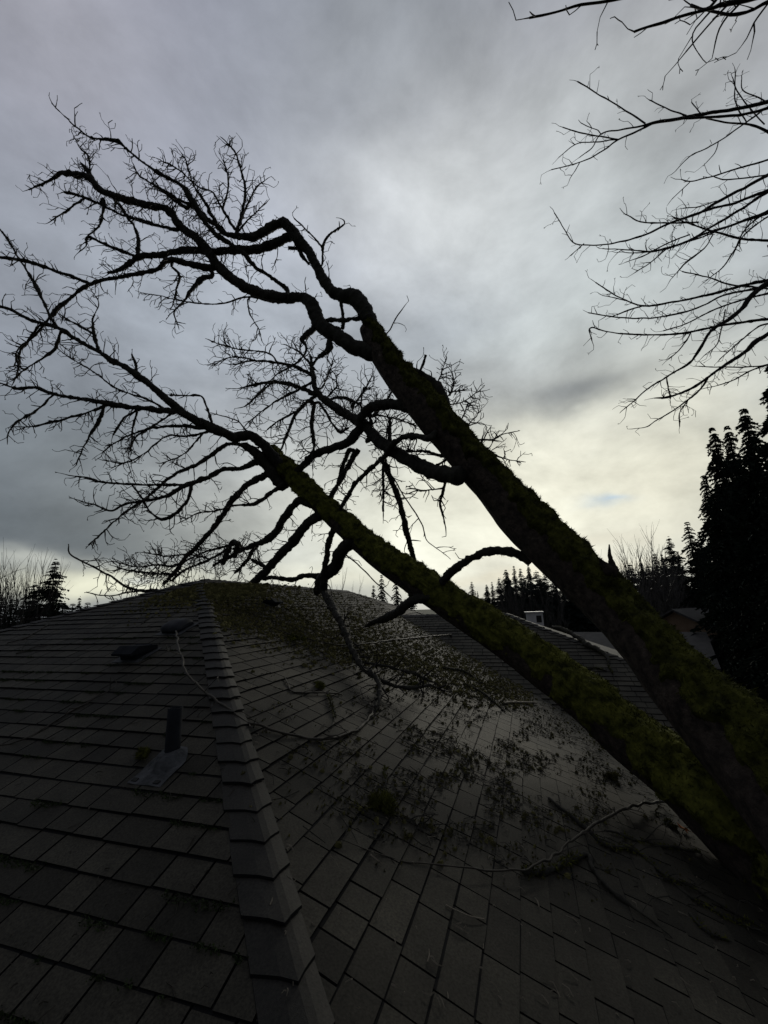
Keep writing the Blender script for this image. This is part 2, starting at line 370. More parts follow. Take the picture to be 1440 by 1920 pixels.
def caps(p0, p1, side_a, side_b, step, half, seed, lift=.016, wa=1.0, wb=1.0):
    """overlapping cap shingles from the low end p0 to the high end p1"""
    p0, p1 = np.array(p0, float), np.array(p1, float); L = np.linalg.norm(p1-p0); t = (p1-p0)/L; r = random.Random(seed); mb = MB()
    sa = unit(np.array(side_a, float)); sb = unit(np.array(side_b, float)); up = unit(-(sa+sb)) if abs((sa+sb)[2]) > 1e-6 else np.array([0, 0, 1.0])
    if up[2] < 0: up = -up
    n = int(L/step)
    for i in range(n):
        s0 = i*step+r.uniform(-.006, .006); s1 = s0+step*1.25; h = half*r.uniform(.94, 1.05); lf = lift*r.uniform(1.0, 1.7); sk = r.uniform(-.008, .008)
        prof = [(-1, .0), (-.7, .009), (-.36, .017), (0, .014), (.36, .017), (.7, .009), (1, .0)]; top = []; bot = []
        for s, lft in ((s0, lf), (s1, .003)):
            for w, hh in prof:
                d = sa if w < 0 else sb
                q = p0+t*(s+w*sk)+d*abs(w)*h*(wa if w < 0 else wb)*(1 if lft == lf else .96)+up*(hh*.7+lft); top.append(q)
        for w, hh in prof:
            d = sa if w < 0 else sb; bot.append(p0+t*(s0+w*sk)+d*abs(w)*h*(wa if w < 0 else wb)+up*(hh*.7+lf-.011))
        v = top+bot; f = []
        for j in range(6): f.append([j, j+1, 8+j, 7+j]); f.append([14+j, 15+j, j+1, j])
        m0 = len(v); v += [top[7]-up*.012, top[13]-up*.012]
        mb.add(v, f, [[0, 7, 14], [6, 20, 13]], qm=[0, 1]*6, tm=[1, 1])
    return mb
hd = (XE, hipy(ZE), ZE)
caps(hd, (XR, YR, ZR), (-1, 0, 0), (0, 1, 0), 0.1923*.998, .14, 2, wa=1.3, wb=.85).build('hip_cap', m_cap, house, mat2=m_edge_shade)
caps((XL, hipy(ZE), ZE), (XR, YR, ZR), (0, 1, 0), (1, 0, 0), .192, .145, 3).build('hip_cap', m_cap, house, mat2=m_edge_shade)
caps((XR, YB, ZR), (XR, YR, ZR), (-CS, 0, -SN), (CS, 0, -SN), .14, .15, 4).build('ridge_cap', m_cap, house, mat2=m_edge_shade)
caps((XR+1.88, YB+1.88, z2(XR+1.88)), (XR, YB, ZR), (0, -1, 0), (-1, 0, 0), .192, .145, 5).build('hip_cap', m_cap, house, mat2=m_edge_shade)
caps((x3e, y3e, ZE), (XH3, Y3R, Z3R), (-1, 0, 0), (0, 1, 0), .192, .145, 6).build('hip_cap', m_cap, house, mat2=m_edge_shade)
caps((-3.2, Y3R, Z3R), (XH3, Y3R, Z3R), (0, -CS, -SN), (0, CS, -SN), .14, .15, 7).build('ridge_cap', m_cap, house, mat2=m_edge_shade)

# ---- vents, pipe
def vent_round(loc, n, up, right, label):
    right = np.array(right)*.82; up = np.array(up)*.82
    root = empty('roof_vent', loc); tag(root, label, 'roof vent', 'vents on the roof')
    n, up, right, loc = map(lambda a: np.array(a, float), (n, up, right, loc)); mb = MB()
    box(mb, loc+n*.008, .42, .38, .006, right, up, n); mb.build('flange', m_flash, root)
    mb = MB(); k = 9; prof = [(-.17, .045), (-.165, .085), (-.12, .108), (.0, .115), (.11, .10), (.17, .065), (.19, .02)]
    rows = []
    for i in range(k+1):
        s = -1+2*i/k; sh = (1-abs(s)**4)**.5
        rows.append([loc+right*s*.155+up*b*(.75+.25*sh)+n*(.035+(h-.035)*(.35+.65*sh) if h > .03 else h) for b, h in prof])
    v = np.array(rows).reshape(-1, 3); c = len(prof)
    q = [[i*c+j, (i+1)*c+j, (i+1)*c+j+1, i*c+j+1] for i in range(k) for j in range(c-1)]
    mb.add(v, q)
    for i in (0, k):
        ctr = loc+right*((-1+2*i/k)*.155)+n*.03; vv = list(rows[i])+[ctr]; mb.add(vv, t=[[j, j+1, c] for j in range(c-1)])
    mb.build('hood', m_vent, root, True)
    mb = MB(); box(mb, loc+n*.012+up*(-.01), .25, .27, .06, right, up, n); mb.build('throat', m_pipe, root)
def vent_slant(loc, n, up, right, label, mat=None):
    right = np.array(right)*.82; up = np.array(up)*.82
    root = empty('roof_vent', loc); tag(root, label, 'roof vent', 'vents on the roof')
    n, up, right, loc = map(lambda a: np.array(a, float), (n, up, right, loc))
    mb = MB(); box(mb, loc+n*.008, .40, .36, .006, right, up, n); mb.build('flange', m_flash, root)
    mb = MB(); a = [(-.20, .085), (-.20, .105), (-.07, .135), (.17, .05), (.17, .015), (-.13, .07)]
    for s in (-1, 1): pass
    v = [loc+right*s*.15+up*b+n*h for s in (-1, 1) for b, h in a]
    mb.add(v, [[j, (j+1) % 6, 6+(j+1) % 6, 6+j] for j in range(6)], [[0, 1, 2], [0, 2, 5], [2, 3, 4], [2, 4, 5], [6, 8, 7], [6, 11, 8], [8, 10, 9], [8, 11, 10]])
    mb.build('hood', m_pipe, root)
    mb = MB(); box(mb, loc+n*.012+up*.0, .24, .25, .065, right, up, n); mb.build('throat', m_pipe, root)
X_ = np.array([1.0, 0, 0]); Yv = np.array([0, 1.0, 0])
vent_round(onroof(333, 1181, 1), N1, U1, X_, 'rounded grey metal roof vent nearest the hip caps')
vent_slant(onroof(258, 1230, 1), N1, U1, X_, 'flat slanted dark roof vent left of the pipe')
vent_slant(onroof(505, 1134, 2), N2, U2, Yv, 'small dark vent under moss just below the ridge')
pl = onroof(314, 1432, 1); pr = empty('vent_pipe', pl); tag(pr, 'upright dark plastic vent pipe on a grey flashing plate', 'vent pipe')
mb = MB(); r = .043; zz = np.array([0, 0, 1.0]); ns_ = 28; ang = np.arange(ns_)/ns_*2*np.pi
top = .30; pc = pl+N1*.0+np.array([0, .03, 0])
rings = [(r, -.02), (r, top), (r-.008, top), (r-.008, top-.2), (0.001, top-.2)]
v = np.array([[pc+np.array([math.cos(a)*rr, math.sin(a)*rr, h]) for a in ang] for rr, h in rings]).reshape(-1, 3)
mb.add(v, [[i*ns_+j, i*ns_+(j+1) % ns_, (i+1)*ns_+(j+1) % ns_, (i+1)*ns_+j] for i in range(4) for j in range(ns_)])
mb.build('pipe', m_pipe, pr, True)
mb = MB(); cols = 13; rows_ = 13; v = []
def fz(a, b):                                         # flashing plate with the raised collar
    d = math.hypot(a, b-.02); return .011+.05*max(0, min(1, (.105-d)/.05))**1.0+.003*math.sin(a*40)*math.cos(b*33)
for i in range(rows_):
    for j in range(cols):
        b = -.17+.30*i/(rows_-1); hw_ = .115 if b < .0 else .115*math.cos(min(1.4, (b-.0)/.13*1.3)) ; a = (-1+2*j/(cols-1))*max(hw_, .03)
        v.append(pl+X_*a+U1*b+N1*fz(a, b))
mb.add(v, [[i*cols+j, i*cols+j+1, (i+1)*cols+j+1, (i+1)*cols+j] for i in range(rows_-1) for j in range(cols-1)])
fl = mb.build('flashing', m_flash, pr)
sm_ = fl.modifiers.new('thickness', 'SOLIDIFY'); sm_.thickness = .004
for a in (-.085, .07):
    mb = MB(); box(mb, pl+X_*a+U1*-.145+N1*.0105, .035, .022, .006, X_, U1, N1); mb.build('tar_patch', m_under, pr)

# ------------------------------------------------------------------ the fallen tree
ZONE = {0: (0, 0, 1), 1: (0, 150, 2.667), 2: (0, 600, 2.571), 3: (480, 380, 2.769), 4: (400, 780, 2.571), 5: (960, 0, 3), 6: (960, 420, 3), 7: (840, 950, 2.4), 8: (900, 1080, 5.143)}
def parse(zone, s):
    ox, oy, sc = ZONE[zone]; o = []; w = 12.0
    for q in s.split():
        a = [float(x) for x in q.split(',')]
        if len(a) > 2: w = a[2]
        o.append((ox+a[0]/sc, oy+a[1]/sc, w/sc))
    return o
REG = []                                             # (px, py, depth) of everything laid so far
def near_depth(x, y):
    A = np.array(REG); d = np.hypot(A[:, 0]-x, A[:, 1]-y); return A[d.argmin(), 2]
def limb_pts(zone, s, d0=None, d1=None, dd=0.0, jig=.0, reg=True, depths=None):
    px = np.array(parse(zone, s)); L = np.r_[0, np.cumsum(np.hypot(*np.diff(px[:, :2], axis=0).T))]; L = L/L[-1]
    if depths is not None: D = np.array(depths, float)
    else:
        a = d0 if d0 is not None else near_depth(px[0, 0], px[0, 1]); b = d1 if d1 is not None else a+dd
        D = a+(b-a)*L
    pts = np.array([np.r_[P(x, y, d), max(w, 1.1)*d/F/2] for (x, y, w), d in zip(px, D)])
    if reg:
        for i in range(len(px)-1):
            for t in np.linspace(0, 1, 6)[:-1]: REG.append((*(px[i, :2]*(1-t)+px[i+1, :2]*t), D[i]*(1-t)+D[i+1]*t))
        REG.append((*px[-1, :2], D[-1]))
    return pts
def knobbly(seed, amp, fr=14.0):
    def f(p, d, r):
        q = (p[:, None, :3]+d*r[..., None])
        n = vn(q*fr, seed)+.5*vn(q*fr*2.7, seed+1)+.25*vn(q*fr*6, seed+2)-.85
        lump = np.clip(vn(p[:, None, :3]*fr*1.5+d*.35, seed+5)-.62, 0, 1)*2.6; rr = np.minimum(r, .05)
        return r*.78+rr*amp*.6*n+np.minimum(.018, .6*r+.004)*lump*amp
    return f
ftree = empty('fallen_tree', P(1500, 1640, 2.9)); tag(ftree, 'huge mossy bare tree fallen across the roof with two leaning trunks', 'tree')
# trunk paths --------------------------------------------------
tU = limb_pts(0, '1760,1800,330 1620,1650,290 1520,1540,235 1420,1432,190 1335,1348,158 1262,1272,132 1207,1208,108 1123,1120,99 1016,1012,100 970,965,94 925,914,82 848,828,74 795,765,72 735,692,58 705,645,50 690,615,40',
              depths=[2.1, 2.35, 2.65, 3.0, 3.3, 3.6, 3.85, 4.3, 4.8, 5.0, 5.2, 5.5, 5.7, 6.0, 6.2, 6.3])
tL = limb_pts(0, '1740,1830,300 1600,1730,260 1470,1625,205 1350,1522,160 1262,1445,128 1180,1385,110 1100,1315,100 1010,1247,90 925,1185,80 840,1130,72 772,1085,66 712,1043,58 660,1000,50 605,950,42 552,900,40 525,872,38 505,845,28',
              depths=[2.25, 2.55, 2.95, 3.3, 3.7, 4.1, 4.5, 5.0, 5.4, 5.8, 6.1, 6.4, 6.7, 7.0, 7.3, 7.45, 7.55])
def trunk(pts, seed, mossf, parent, label):
    """bark with furrows; a furred moss shell over the side that looks up"""
    def bark(p, d, r):
        L = np.arange(len(p))[:, None]*.035; a = np.arctan2(np.sin(A_)[None], np.cos(A_)[None])
        q = np.stack([np.cos(a)*2.2+0*L, np.sin(a)*2.2+0*L, L*1.1+0*a], -1)
        q2 = np.stack([np.cos(a)*7+0*L, np.sin(a)*7+0*L, L*2.2+0*a], -1)
        ridge = np.abs(vn(q2, seed)-.5)*2; ridge2 = np.abs(vn(q2*2.3, seed+3)-.5)*2
        return r*(.93+.10*(vn(q, seed+1)-.5)+.07*ridge+.03*ridge2)
    nseg = 72; A_ = np.arange(nseg)/nseg*2*np.pi
    mb = MB(); p, v, d = tube(mb, pts, nseg, .035, bark)
    tr = mb.build('trunk', m_bark, parent, True); tag(tr, label)
    # moss shell
    q = v; up = d[..., 2]; right = d@RT
    msk = mossf(q, up, right, d)+.55*(vn(q*5, seed+7)-.5)+.4*(vn(q*14, seed+8)-.5)
    k = np.clip(msk*3.2, -1, 1); lump = .004+.055*vn(q*7, seed+9)**1.5+.045*vn(q*17, seed+10)**1.3+.022*vn(q*45, seed+12)
    off = np.where(k > 0, lump*np.minimum(1, k*1.6+.1), -.02)
    ms = q+d*off[..., None]+np.array([0, 0, -1.0])*np.clip(-up, 0, 1)[..., None]*np.where(k > 0, .02, 0)[..., None]*vn(q*18, seed+11)[..., None]
    K, n = k.shape; mb = MB(); i = np.arange(K-1)[:, None]*n; j = np.arange(n)[None]; j2 = (j+1) % n
    qs = np.stack([i+j, i+j2, i+n+j2, i+n+j], -1).reshape(-1, 4); kk = k.reshape(-1)
    keep = (kk[qs] > -.6).any(1); mb.add(ms.reshape(-1, 3), qs[keep])
    # fronds
    idx = np.argwhere(k[:-1] > .02); cnt = 80000 if len(idx) else 0
    area = np.array(p[:, 3])[idx[:, 0]]; w_ = area/area.sum(); ch = rng.choice(len(idx), cnt, p=w_); I = idx[ch]
    t_ = rng.uniform(0, 1, (cnt, 1)); u_ = rng.uniform(0, 1, (cnt, 1)); j1 = (I[:, 1]+1) % n
    a_ = ms[I[:, 0], I[:, 1]]*(1-t_)+ms[I[:, 0]+1, I[:, 1]]*t_; b_ = ms[I[:, 0], j1]*(1-t_)+ms[I[:, 0]+1, j1]*t_
    pos = a_*(1-u_)+b_*u_; nor = d[I[:, 0], I[:, 1]]
    clump_ = vn(pos*22, seed+13); blades(mb, pos-nor*.004, nor+np.array([0, 0, -.25]), .016+.034*clump_**2, .0055, .8)
    mo = tag(mb.build('moss', m_moss, tr, False), kind='stuff')
    return p
def moss_upper(q, up, right, d):                       # bark shows on the lower left flank, moss on the top and right
    return .75*up+.55*right+.10
def moss_lower(q, up, right, d):
    return .60*up+.15*right+.26
tU[:, 3] *= .86; tL[:, 3] *= .82
# both stems carried on outside the picture to one foot on the ground right of the house
FOOT = np.array([tU[0, 0]+2.6, tU[0, 1]-.9, -6.3])
def carry(t, off): a, b = t[0, :3], FOOT+off; return np.vstack([np.r_[b, .55], np.r_[a*.35+b*.65+np.array([.1, 0, .0]), .46], np.r_[a*.7+b*.3+np.array([.05, 0, .15]), .36], t])
tU = carry(tU, np.array([0, .1, 0])); tL = carry(tL, np.array([-.15, -.05, 0]))
pU = trunk(tU, 21, moss_upper, ftree, 'thick leaning trunk with moss on top and bare furrowed bark below')
pL = trunk(tL, 45, moss_lower, ftree, 'lower leaning trunk wrapped in green moss')

MINR = [.0040]
def grow(out, pos, dr, length, rad, lvl, r, crook=.42, seg=.055, fork=.6):
    """crooked knobbly twig; appends point rows x,y,z,r"""
    n = max(2, int(length/seg)); p = np.array(pos, float); d = unit(np.array(dr, float)); pts = [np.r_[p, rad]]; cc = unit(np.array([r.gauss(0, 1) for _ in range(3)]))*.05
    for i in range(n):
        d = unit(d+np.array([r.gauss(0, crook), r.gauss(0, crook), r.gauss(0, crook)])*.55+cc); p = p+d*seg*r.uniform(.7, 1.3)
        t = (i+1)/n; pts.append(np.r_[p, max(rad*(1-.6*t)*r.choice((.85, 1, 1, 1.4)), MINR[0])])
        if lvl > 0 and i > 0 and r.random() < fork:
            s = unit(np.array([r.gauss(0, 1) for _ in range(3)])); s = unit(s-d*(s@d)); a = math.radians(r.uniform(28, 68))
            grow(out, p, d*math.cos(a)+s*math.sin(a), length*(1-t*.55)*r.uniform(.28, .6), rad*.68, lvl-1, r, crook, seg*.8, fork)
    if lvl == 0 and r.random() < .65:                  # a forked tip
        for sg in (-1, 1):
            s = unit(np.array([r.gauss(0, 1) for _ in range(3)])); q = p+unit(d+s*.7)*seg*.7; out.append(np.array([np.r_[p, MINR[0]*1.1], np.r_[q, MINR[0]]]))
    out.append(np.array(pts))
DM = [1.8]
def twigs_on(pts, r, dens, length, rad=.006, lvl=2, bias=(0, 0, 0), start=.12, crook=.42, fork=.6, fwd=.7, flat=.7):
    out = []; p = resample(pts, .04); T = unit(np.gradient(p[:, :3], axis=0)); tot = len(p)*.04; n = int(tot*dens*DM[0]+.5)
    for _ in range(n):
        t = start+(1-start)*r.random()**.8; i = min(len(p)-1, int(t*(len(p)-1)))
        s = np.array([r.gauss(0, 1) for _ in range(3)]); s = s-FW*(s@FW)*(1-flat); s = unit(s-T[i]*(s@T[i]))
        d = unit(s+T[i]*fwd*r.uniform(.3, 1.5)+np.array(bias)); l = length*r.uniform(.4, 1.25)*(1-.35*t)
        grow(out, p[i, :3]+s*p[i, 3]*.5, d, l, min(rad, p[i, 3]*.8), lvl, r, crook, fork=fork)
    if fwd > 0: grow(out, p[-1, :3], T[-1], length*.45, min(rad, p[-1, 3]), 1, r, crook)
    return out
def emit(mb, tw, n=4):
    for t in tw:
        if len(t) >= 2: tube(mb, t, n, cap=False)
def add_limb(parent, zone, s, seed, dd=0.0, d0=None, d1=None, dens=7, tl=.45, lvl=3, amp=1.0, moss=0, name='limb', bias=(0, 0, 0), crook=.30, mat=None, fork=.55, label=None, wiggle=.009, flat=.7, lich=1.0, rad=.009, tmat=None, depths=None):
    q0 = parse(zone, s)[0]; pre = None
    if REG and name == 'limb':
        A_ = np.array(REG); ds = np.hypot(A_[:, 0]-q0[0], A_[:, 1]-q0[1]); j_ = ds.argmin()
        if 3 < ds[j_] < 32: pre = A_[j_]
    pts = limb_pts(zone, s, d0, d1, dd, depths=depths); r = random.Random(seed)
    if pre is not None and abs(pre[2]-pts[0][:3]@FW) < .6: pts = np.vstack([np.r_[P(*pre), pts[0][3]], pts])
    p = resample(pts, .05); w = np.minimum(wiggle, p[:, 3]*.9+.002)
    fr = np.linspace(0, 1, len(p)); env = np.minimum(1, np.minimum(fr*8, 1))
    for a in range(3): p[:, a] += (vn(np.stack([fr*len(p)*.45, 0*fr+a*7.3, 0*fr+seed], 1), seed)-.5)*2*w*env
    big = p[:, 3].max(); n = 16 if big > .06 else (10 if big > .025 else 7); st = .018 if lich > 0 else .04
    mb = MB(); pp, v, d = tube(mb, p, n, st if big > .012 else .028, knobbly(seed, amp) if lich > 0 else knobbly(seed, .25))
    lo = mb.build(name, mat or m_limb, parent, True)
    if label: lo['label'] = label
    if dens:
        tw = twigs_on(p, r, dens, tl, lvl=lvl, bias=bias, crook=crook, fork=fork, flat=flat, rad=rad); tb = MB(); emit(tb, tw)
        if tb.n: tag(tb.build('twigs', tmat or m_twig, lo), kind='stuff')
    if lich > 0:                                       # shaggy tufts of lichen and moss
        L = len(pp)*.018; k = int(L*(500 if big > .03 else 300)*lich); K, nn = d.shape[:2]
        ii = rng.integers(0, K, k); jj = rng.integers(0, nn, k); clump = vn(v[ii, jj]*16, seed+3) > .42
        ii, jj = ii[clump], jj[clump]
        if len(ii):
            tb = MB(); Ln = np.clip(pp[ii, 3]*.55, .006, .02)
            blades(tb, v[ii, jj]+d[ii, jj]*-.002+rng.normal(0, .003, (len(ii), 3)), d[ii, jj]+np.array([0, 0, -.15]), Ln, .003, .8)
            tag(tb.build('moss', m_moss if moss else m_lichen, lo), kind='stuff')
    return p
def A(zone, s, seed, **k): return add_limb(ftree, zone, s, seed, **k)
# leaders of the upper trunk
A(3, '625,745,120 600,645,98 565,565,98 515,495,104 440,483,80 375,440,70 320,340,58 270,250,56 210,185,70 160,115,60 140,100,50', 101, d0=6.2, d1=7.0, dens=2, tl=.3, moss=1)
A(3, '610,780,110 500,745,98 420,690,92 352,650,96 312,585,90 285,520,80 230,492,62 150,495,58 50,475,62 -40,450,60', 102, d0=6.15, d1=7.2, dens=1.5, tl=.3, moss=1)
A(1, '1440,1090,58 1330,1080,64 1220,1030,60 1140,980,58 1080,920,56 1040,860,52 980,790,48 900,730,46 860,670,44 820,638,40 760,630,40 680,610,40 600,590,40 520,560,38 480,530,36 450,490,34 380,475,32 310,465,28 280,485,18 210,520,12 145,547,8', 103, dd=.8, dens=9, tl=.36)
A(1, '1422,705,52 1330,750,48 1260,785,48 1200,780,36 1130,770,30 1090,735,26 1040,700,24 980,640,20 900,600,16 830,560,12 760,520,10', 104, dd=.3, dens=10, tl=.4)
A(1, '1475,770,52 1430,790,52 1300,845,50 1180,850,45 1060,860,40 930,850,38 800,875,34 700,885,36 600,950,24 540,965,12', 105, d0=7.0, dd=.5, dens=8, tl=.4)
A(1, '1436,1052,22 1390,1010,22 1330,970,18 1270,930,24 1230,880,28 1150,820,28 1080,770,28 1000,670,32 960,600,42 930,550,34 880,510,14 800,470,22 740,430,12 640,350,12 580,305,22 500,295,12 440,280,10 400,250,8 330,190,6 260,115,7', 106, d0=7.1, dd=-.4, dens=5, tl=.32)
A(1, '880,750,22 800,730,20 700,700,22 600,670,14 500,620,12 400,580,16 320,560,14', 107, dd=.3, dens=10, tl=.38)
A(1, '1050,940,42 950,920,38 850,900,34 780,950,24 700,965,24 600,985,18 480,1010,22 400,1050,20 340,1100,18 280,1150,30 240,1200,14 170,1280,10 90,1350,8 90,1450,8', 108, dd=-.6, dens=7, tl=.34)
A(1, '440,1015,18 350,980,18 260,950,16 180,920,24 100,900,20 0,885,14 -90,870,10', 109, dd=-.3, dens=7, tl=.3)
A(1, '690,885,22 690,800,22 670,730,14 640,690,16 610,640,20 570,600,10', 110, dd=.2, dens=7, tl=.35)
A(1, '700,890,20 600,850,18 520,820,14 440,785,14 430,830,8 400,860,5', 111, dd=-.3, dens=7, tl=.28)
A(1, '1060,980,25 1000,1000,30 950,1060,18 920,1110,12 870,1160,10 890,1230,6', 112, dd=-.3, dens=9, tl=.3)
A(1, '1440,1110,10 1330,1100,10 1230,1085,12 1100,1120,8 930,1110,8 800,1080,6 710,1065,5', 113, dd=-.4, dens=6, tl=.25, amp=.6)
A(1, '1240,1100,8 1250,1170,8 1290,1240,6 1310,1300,5', 114, dd=-.2, dens=5, tl=.2)
A(1, '1185,745,20 1200,710,20 1220,620,18 1225,540,16 1205,450,12 1180,370,10 1120,300,6', 115, dd=.2, dens=11, tl=.3)
A(1, '1190,735,12 1240,620,10 1280,540,8 1330,495,5', 116, dd=.2, dens=8, tl=.2)
A(1, '1190,755,10 1250,690,8 1310,630,6 1330,615,5', 117, dd=.1, dens=8, tl=.16)
A(1, '1170,740,18 1110,640,12 1060,560,10 1000,540,8 960,510,6 880,440,8 800,400,8', 118, dd=.3, dens=11, tl=.34)
A(1, '1115,640,10 1140,560,10 1140,480,9 1120,400,5', 119, dd=-.1, dens=12, tl=.24)
A(1, '1090,740,24 1040,640,18 1010,590,16 960,510,8 940,430,8 910,370,6', 120, dd=.1, dens=10, tl=.3)
A(1, '930,640,20 860,590,20 780,530,12 700,480,10 670,430,6', 121, dd=.3, dens=8, tl=.3)
A(1, '480,540,25 440,460,24 405,415,10', 122, dd=.1, dens=9, tl=.26)
A(1, '450,450,10 440,380,10 400,340,6 360,260,4', 123, dd=.1, dens=12, tl=.26)
A(1, '520,600,18 500,720,12 440,780,8', 124, dd=-.2, dens=8, tl=.26)
A(1, '420,590,12 340,650,10 290,680,8 250,710,6', 125, dd=.0, dens=8, tl=.22)
A(1, '860,930,14 900,980,14 880,1060,10 860,1130,7', 126, dd=.0, dens=12, tl=.3)
# small wood at the fork
A(3, '440,490,25 450,580,22 450,655,24', 130, d0=6.5, dd=0, dens=1, tl=.2, moss=1)
A(3, '380,610,25 450,610,25 535,600,28', 131, d0=6.5, d1=6.3, dens=1, tl=.2, moss=1)
A(3, '330,620,40 290,660,42 240,710,36 265,755,14 210,830,10 100,900,9 0,1000,7', 132, dd=-.2, dens=6, tl=.3)
A(3, '380,700,38 380,760,42 330,800,20 290,850,14 285,900,12', 133, dd=-.2, dens=7, tl=.3)
A(3, '665,700,8 740,580,8 770,540,5', 134, dd=0, dens=1, tl=.1, amp=.4)
A(3, '345,320,14 350,220,16 380,170,12 460,110,8 445,85,5', 135, dd=0, dens=5, tl=.2)
A(3, '345,230,12 300,180,10 200,80,7', 136, dd=0, dens=5, tl=.2)
A(3, '210,210,30 240,270,26 275,320,14', 137, dd=0, dens=2, tl=.15)
A(3, '240,240,26 190,232,22 165,235,18', 147, dd=0, dens=0)
A(3, '965,1060,100 940,965,80 890,915,56 830,872,36 800,870,16', 138, d0=5.95, dd=.2, dens=3, tl=.25, moss=1)
A(3, '845,890,18 868,830,18 880,790,16', 139, d0=6.0, dd=0, dens=0)
for q_, s_ in enumerate(('960,1050,12 1010,990,9 1080,970,6', '950,1055,10 1080,1030,8 1180,960,5', '1060,1150,10 1100,1050,7 1140,1030,4', '1080,1170,8 1120,1130,7 1165,1085,5',
                         '1140,1225,14 1230,1230,12 1280,1205,8 1340,1190,5', '1180,1260,14 1240,1310,14 1300,1330,8 1375,1345,5', '930,960,10 960,890,8 990,810,5', '1010,1000,8 1030,930,7 1010,870,4')):
    A(3, s_, 150+q_, d0=6.3, dd=.4, dens=9, tl=.3, amp=.7)
# the middle limb and the fan of branches above it
A(3, '1060,1420,120 970,1408,105 890,1385,96 800,1340,88 700,1280,82 620,1220,76 560,1150,70 470,1100,58 380,1040,48 320,990,38 300,920,28 290,850,20 280,790,12', 160, d0=5.1, d1=7.6, dens=5, tl=.45, moss=1)
for q_, (s_, d_) in enumerate((('320,1000,30 200,950,26 100,930,20 0,945,14 -80,960,8', .4), ('310,1000,22 220,1080,22 170,1180,18 130,1280,12', -.4), ('295,900,22 200,850,20 100,830,16 0,820,12 -120,840,8', .3),
      ('300,1050,26 290,1150,24 300,1250,18 290,1330,10', -.3), ('360,1030,20 450,1010,20 540,1050,18', .5), ('340,960,10 370,900,8 400,820,7', .4), ('300,860,14 230,780,10 160,740,6', .5),
      ('330,1040,18 400,1150,14 440,1190,22 480,1170,14', -.3), ('300,930,16 180,990,14 60,1060,10 -40,1140,7', -.2), ('210,1085,14 120,1130,12 60,1180,8', .2), ('90,930,14 0,1010,12 -60,1060,8', .1),
      ('500,1060,12 560,980,12 600,900,8', .3), ('110,830,12 60,780,10 -100,760,8 -230,720,6', .4), ('0,820,12 -120,800,10 -220,840,6', .2), ('580,1240,30 600,1160,24 585,1110,12', .1),
      ('690,1290,24 690,1180,18 700,1120,12', .3), ('360,1020,10 420,950,10 410,890,6', .2), ('620,1100,16 700,990,12 720,960,6', .1), ('560,960,10 545,1040,10 545,1100,8', .1))):
    A(3, s_, 170+q_, dd=d_, dens=9, tl=.42)
# the arching limb and what hangs from it
A(3, '800,1062,72 700,1046,70 610,1058,64 552,1110,64 532,1180,64 480,1240,58 400,1272,50 300,1310,48 240,1370,46 190,1410,40 150,1450,30', 200, d0=5.75, d1=7.4, dens=4, tl=.4, moss=0)
A(4, '1040,105,38 940,95,36 870,130,34 820,200,30 760,250,26 700,310,26 650,380,26 620,440,24 600,500,20', 201, d0=5.3, d1=6.9, dens=4, tl=.35)
A(4, '820,215,38 860,310,34 900,420,34 920,510,34 940,600,32 965,695,28', 202, d0=6.2, d1=6.5, dens=5, tl=.35)
A(4, '700,160,28 650,240,30 600,330,28 560,400,24 540,470,12', 203, d0=6.9, d1=7.1, dens=6, tl=.36)
A(4, '655,165,26 620,250,25 590,350,20 560,430,10', 204, d0=6.95, d1=7.3, dens=6, tl=.3)
A(4, '860,290,9 930,400,8 1000,510,8 1030,600,6 1120,670,4', 205, d0=6.3, d1=6.1, dens=2, tl=.3, amp=.3)
A(4, '640,670,8 700,720,8 780,800,7 840,860,7', 206, d0=6.7, d1=6.5, dens=1, tl=.2, amp=.3)
A(4, '1530,700,56 1450,662,50 1340,650,50 1250,682,45 1170,735,48 1100,800,45', 207, d0=5.0, d1=5.75, dens=.5, tl=.15, moss=1)
A(4, '1110,350,18 1090,420,16 1105,480,10 1120,540,6', 208, d0=5.4, d1=5.5, dens=3, tl=.2)
A(4, '820,240,18 820,340,14 818,460,14', 209, d0=6.3, dd=.1, dens=8, tl=.4)
A(4, '1100,350,10 1020,360,10 960,350,8', 210, d0=5.4, dd=.2, dens=10, tl=.3)
A(4, '850,20,18 850,110,20 835,190,20', 211, d0=6.2, dd=.1, dens=3, tl=.3)
A(3, '985,1315,20 870,1290,16 760,1290,12 640,1250,8', 212, d0=5.8, dd=.5, dens=6, tl=.3)
A(3, '990,1330,16 930,1370,12 860,1400,10', 213, d0=5.8, dd=.3, dens=6, tl=.3)
A(3, '600,1100,14 720,1120,12 830,1160,10', 214, d0=6.2, dd=.2, dens=8, tl=.35)
# the lower trunk carried on, and its limbs
A(2, '1400,760,72 1340,690,70 1300,640,64 1262,595,60 1205,557,58 1130,565,58 1060,535,58 980,500,54 900,460,48 840,410,46 780,360,40 720,310,38 660,265,40 600,220,30 540,195,30 470,150,24 400,110,22 330,70,22 270,35,24 150,0,20 50,-50,20 -30,-75,16 -150,-130,12', 220, d0=7.35, d1=6.4, dens=6, tl=.42, moss=0)
A(2, '1360,800,60 1310,740,64 1250,655,58 1190,612,46 1150,600,24 1100,600,22 1020,650,25 940,700,20 850,740,18 770,800,14 700,860,14 600,930,12 540,980,10 430,1085,8', 221, d0=7.3, d1=6.8, dens=6, tl=.36)
A(2, '1240,680,42 1160,715,28 1080,720,26 1000,760,28 900,795,26 800,850,20 700,870,16 600,890,14 540,920,12 470,895,8 380,870,5', 222, d0=7.3, d1=6.6, dens=7, tl=.36)
A(2, '900,795,16 750,795,14 600,790,12 480,780,12 420,760,14 355,752,6', 223, dd=-.3, dens=7, tl=.3)
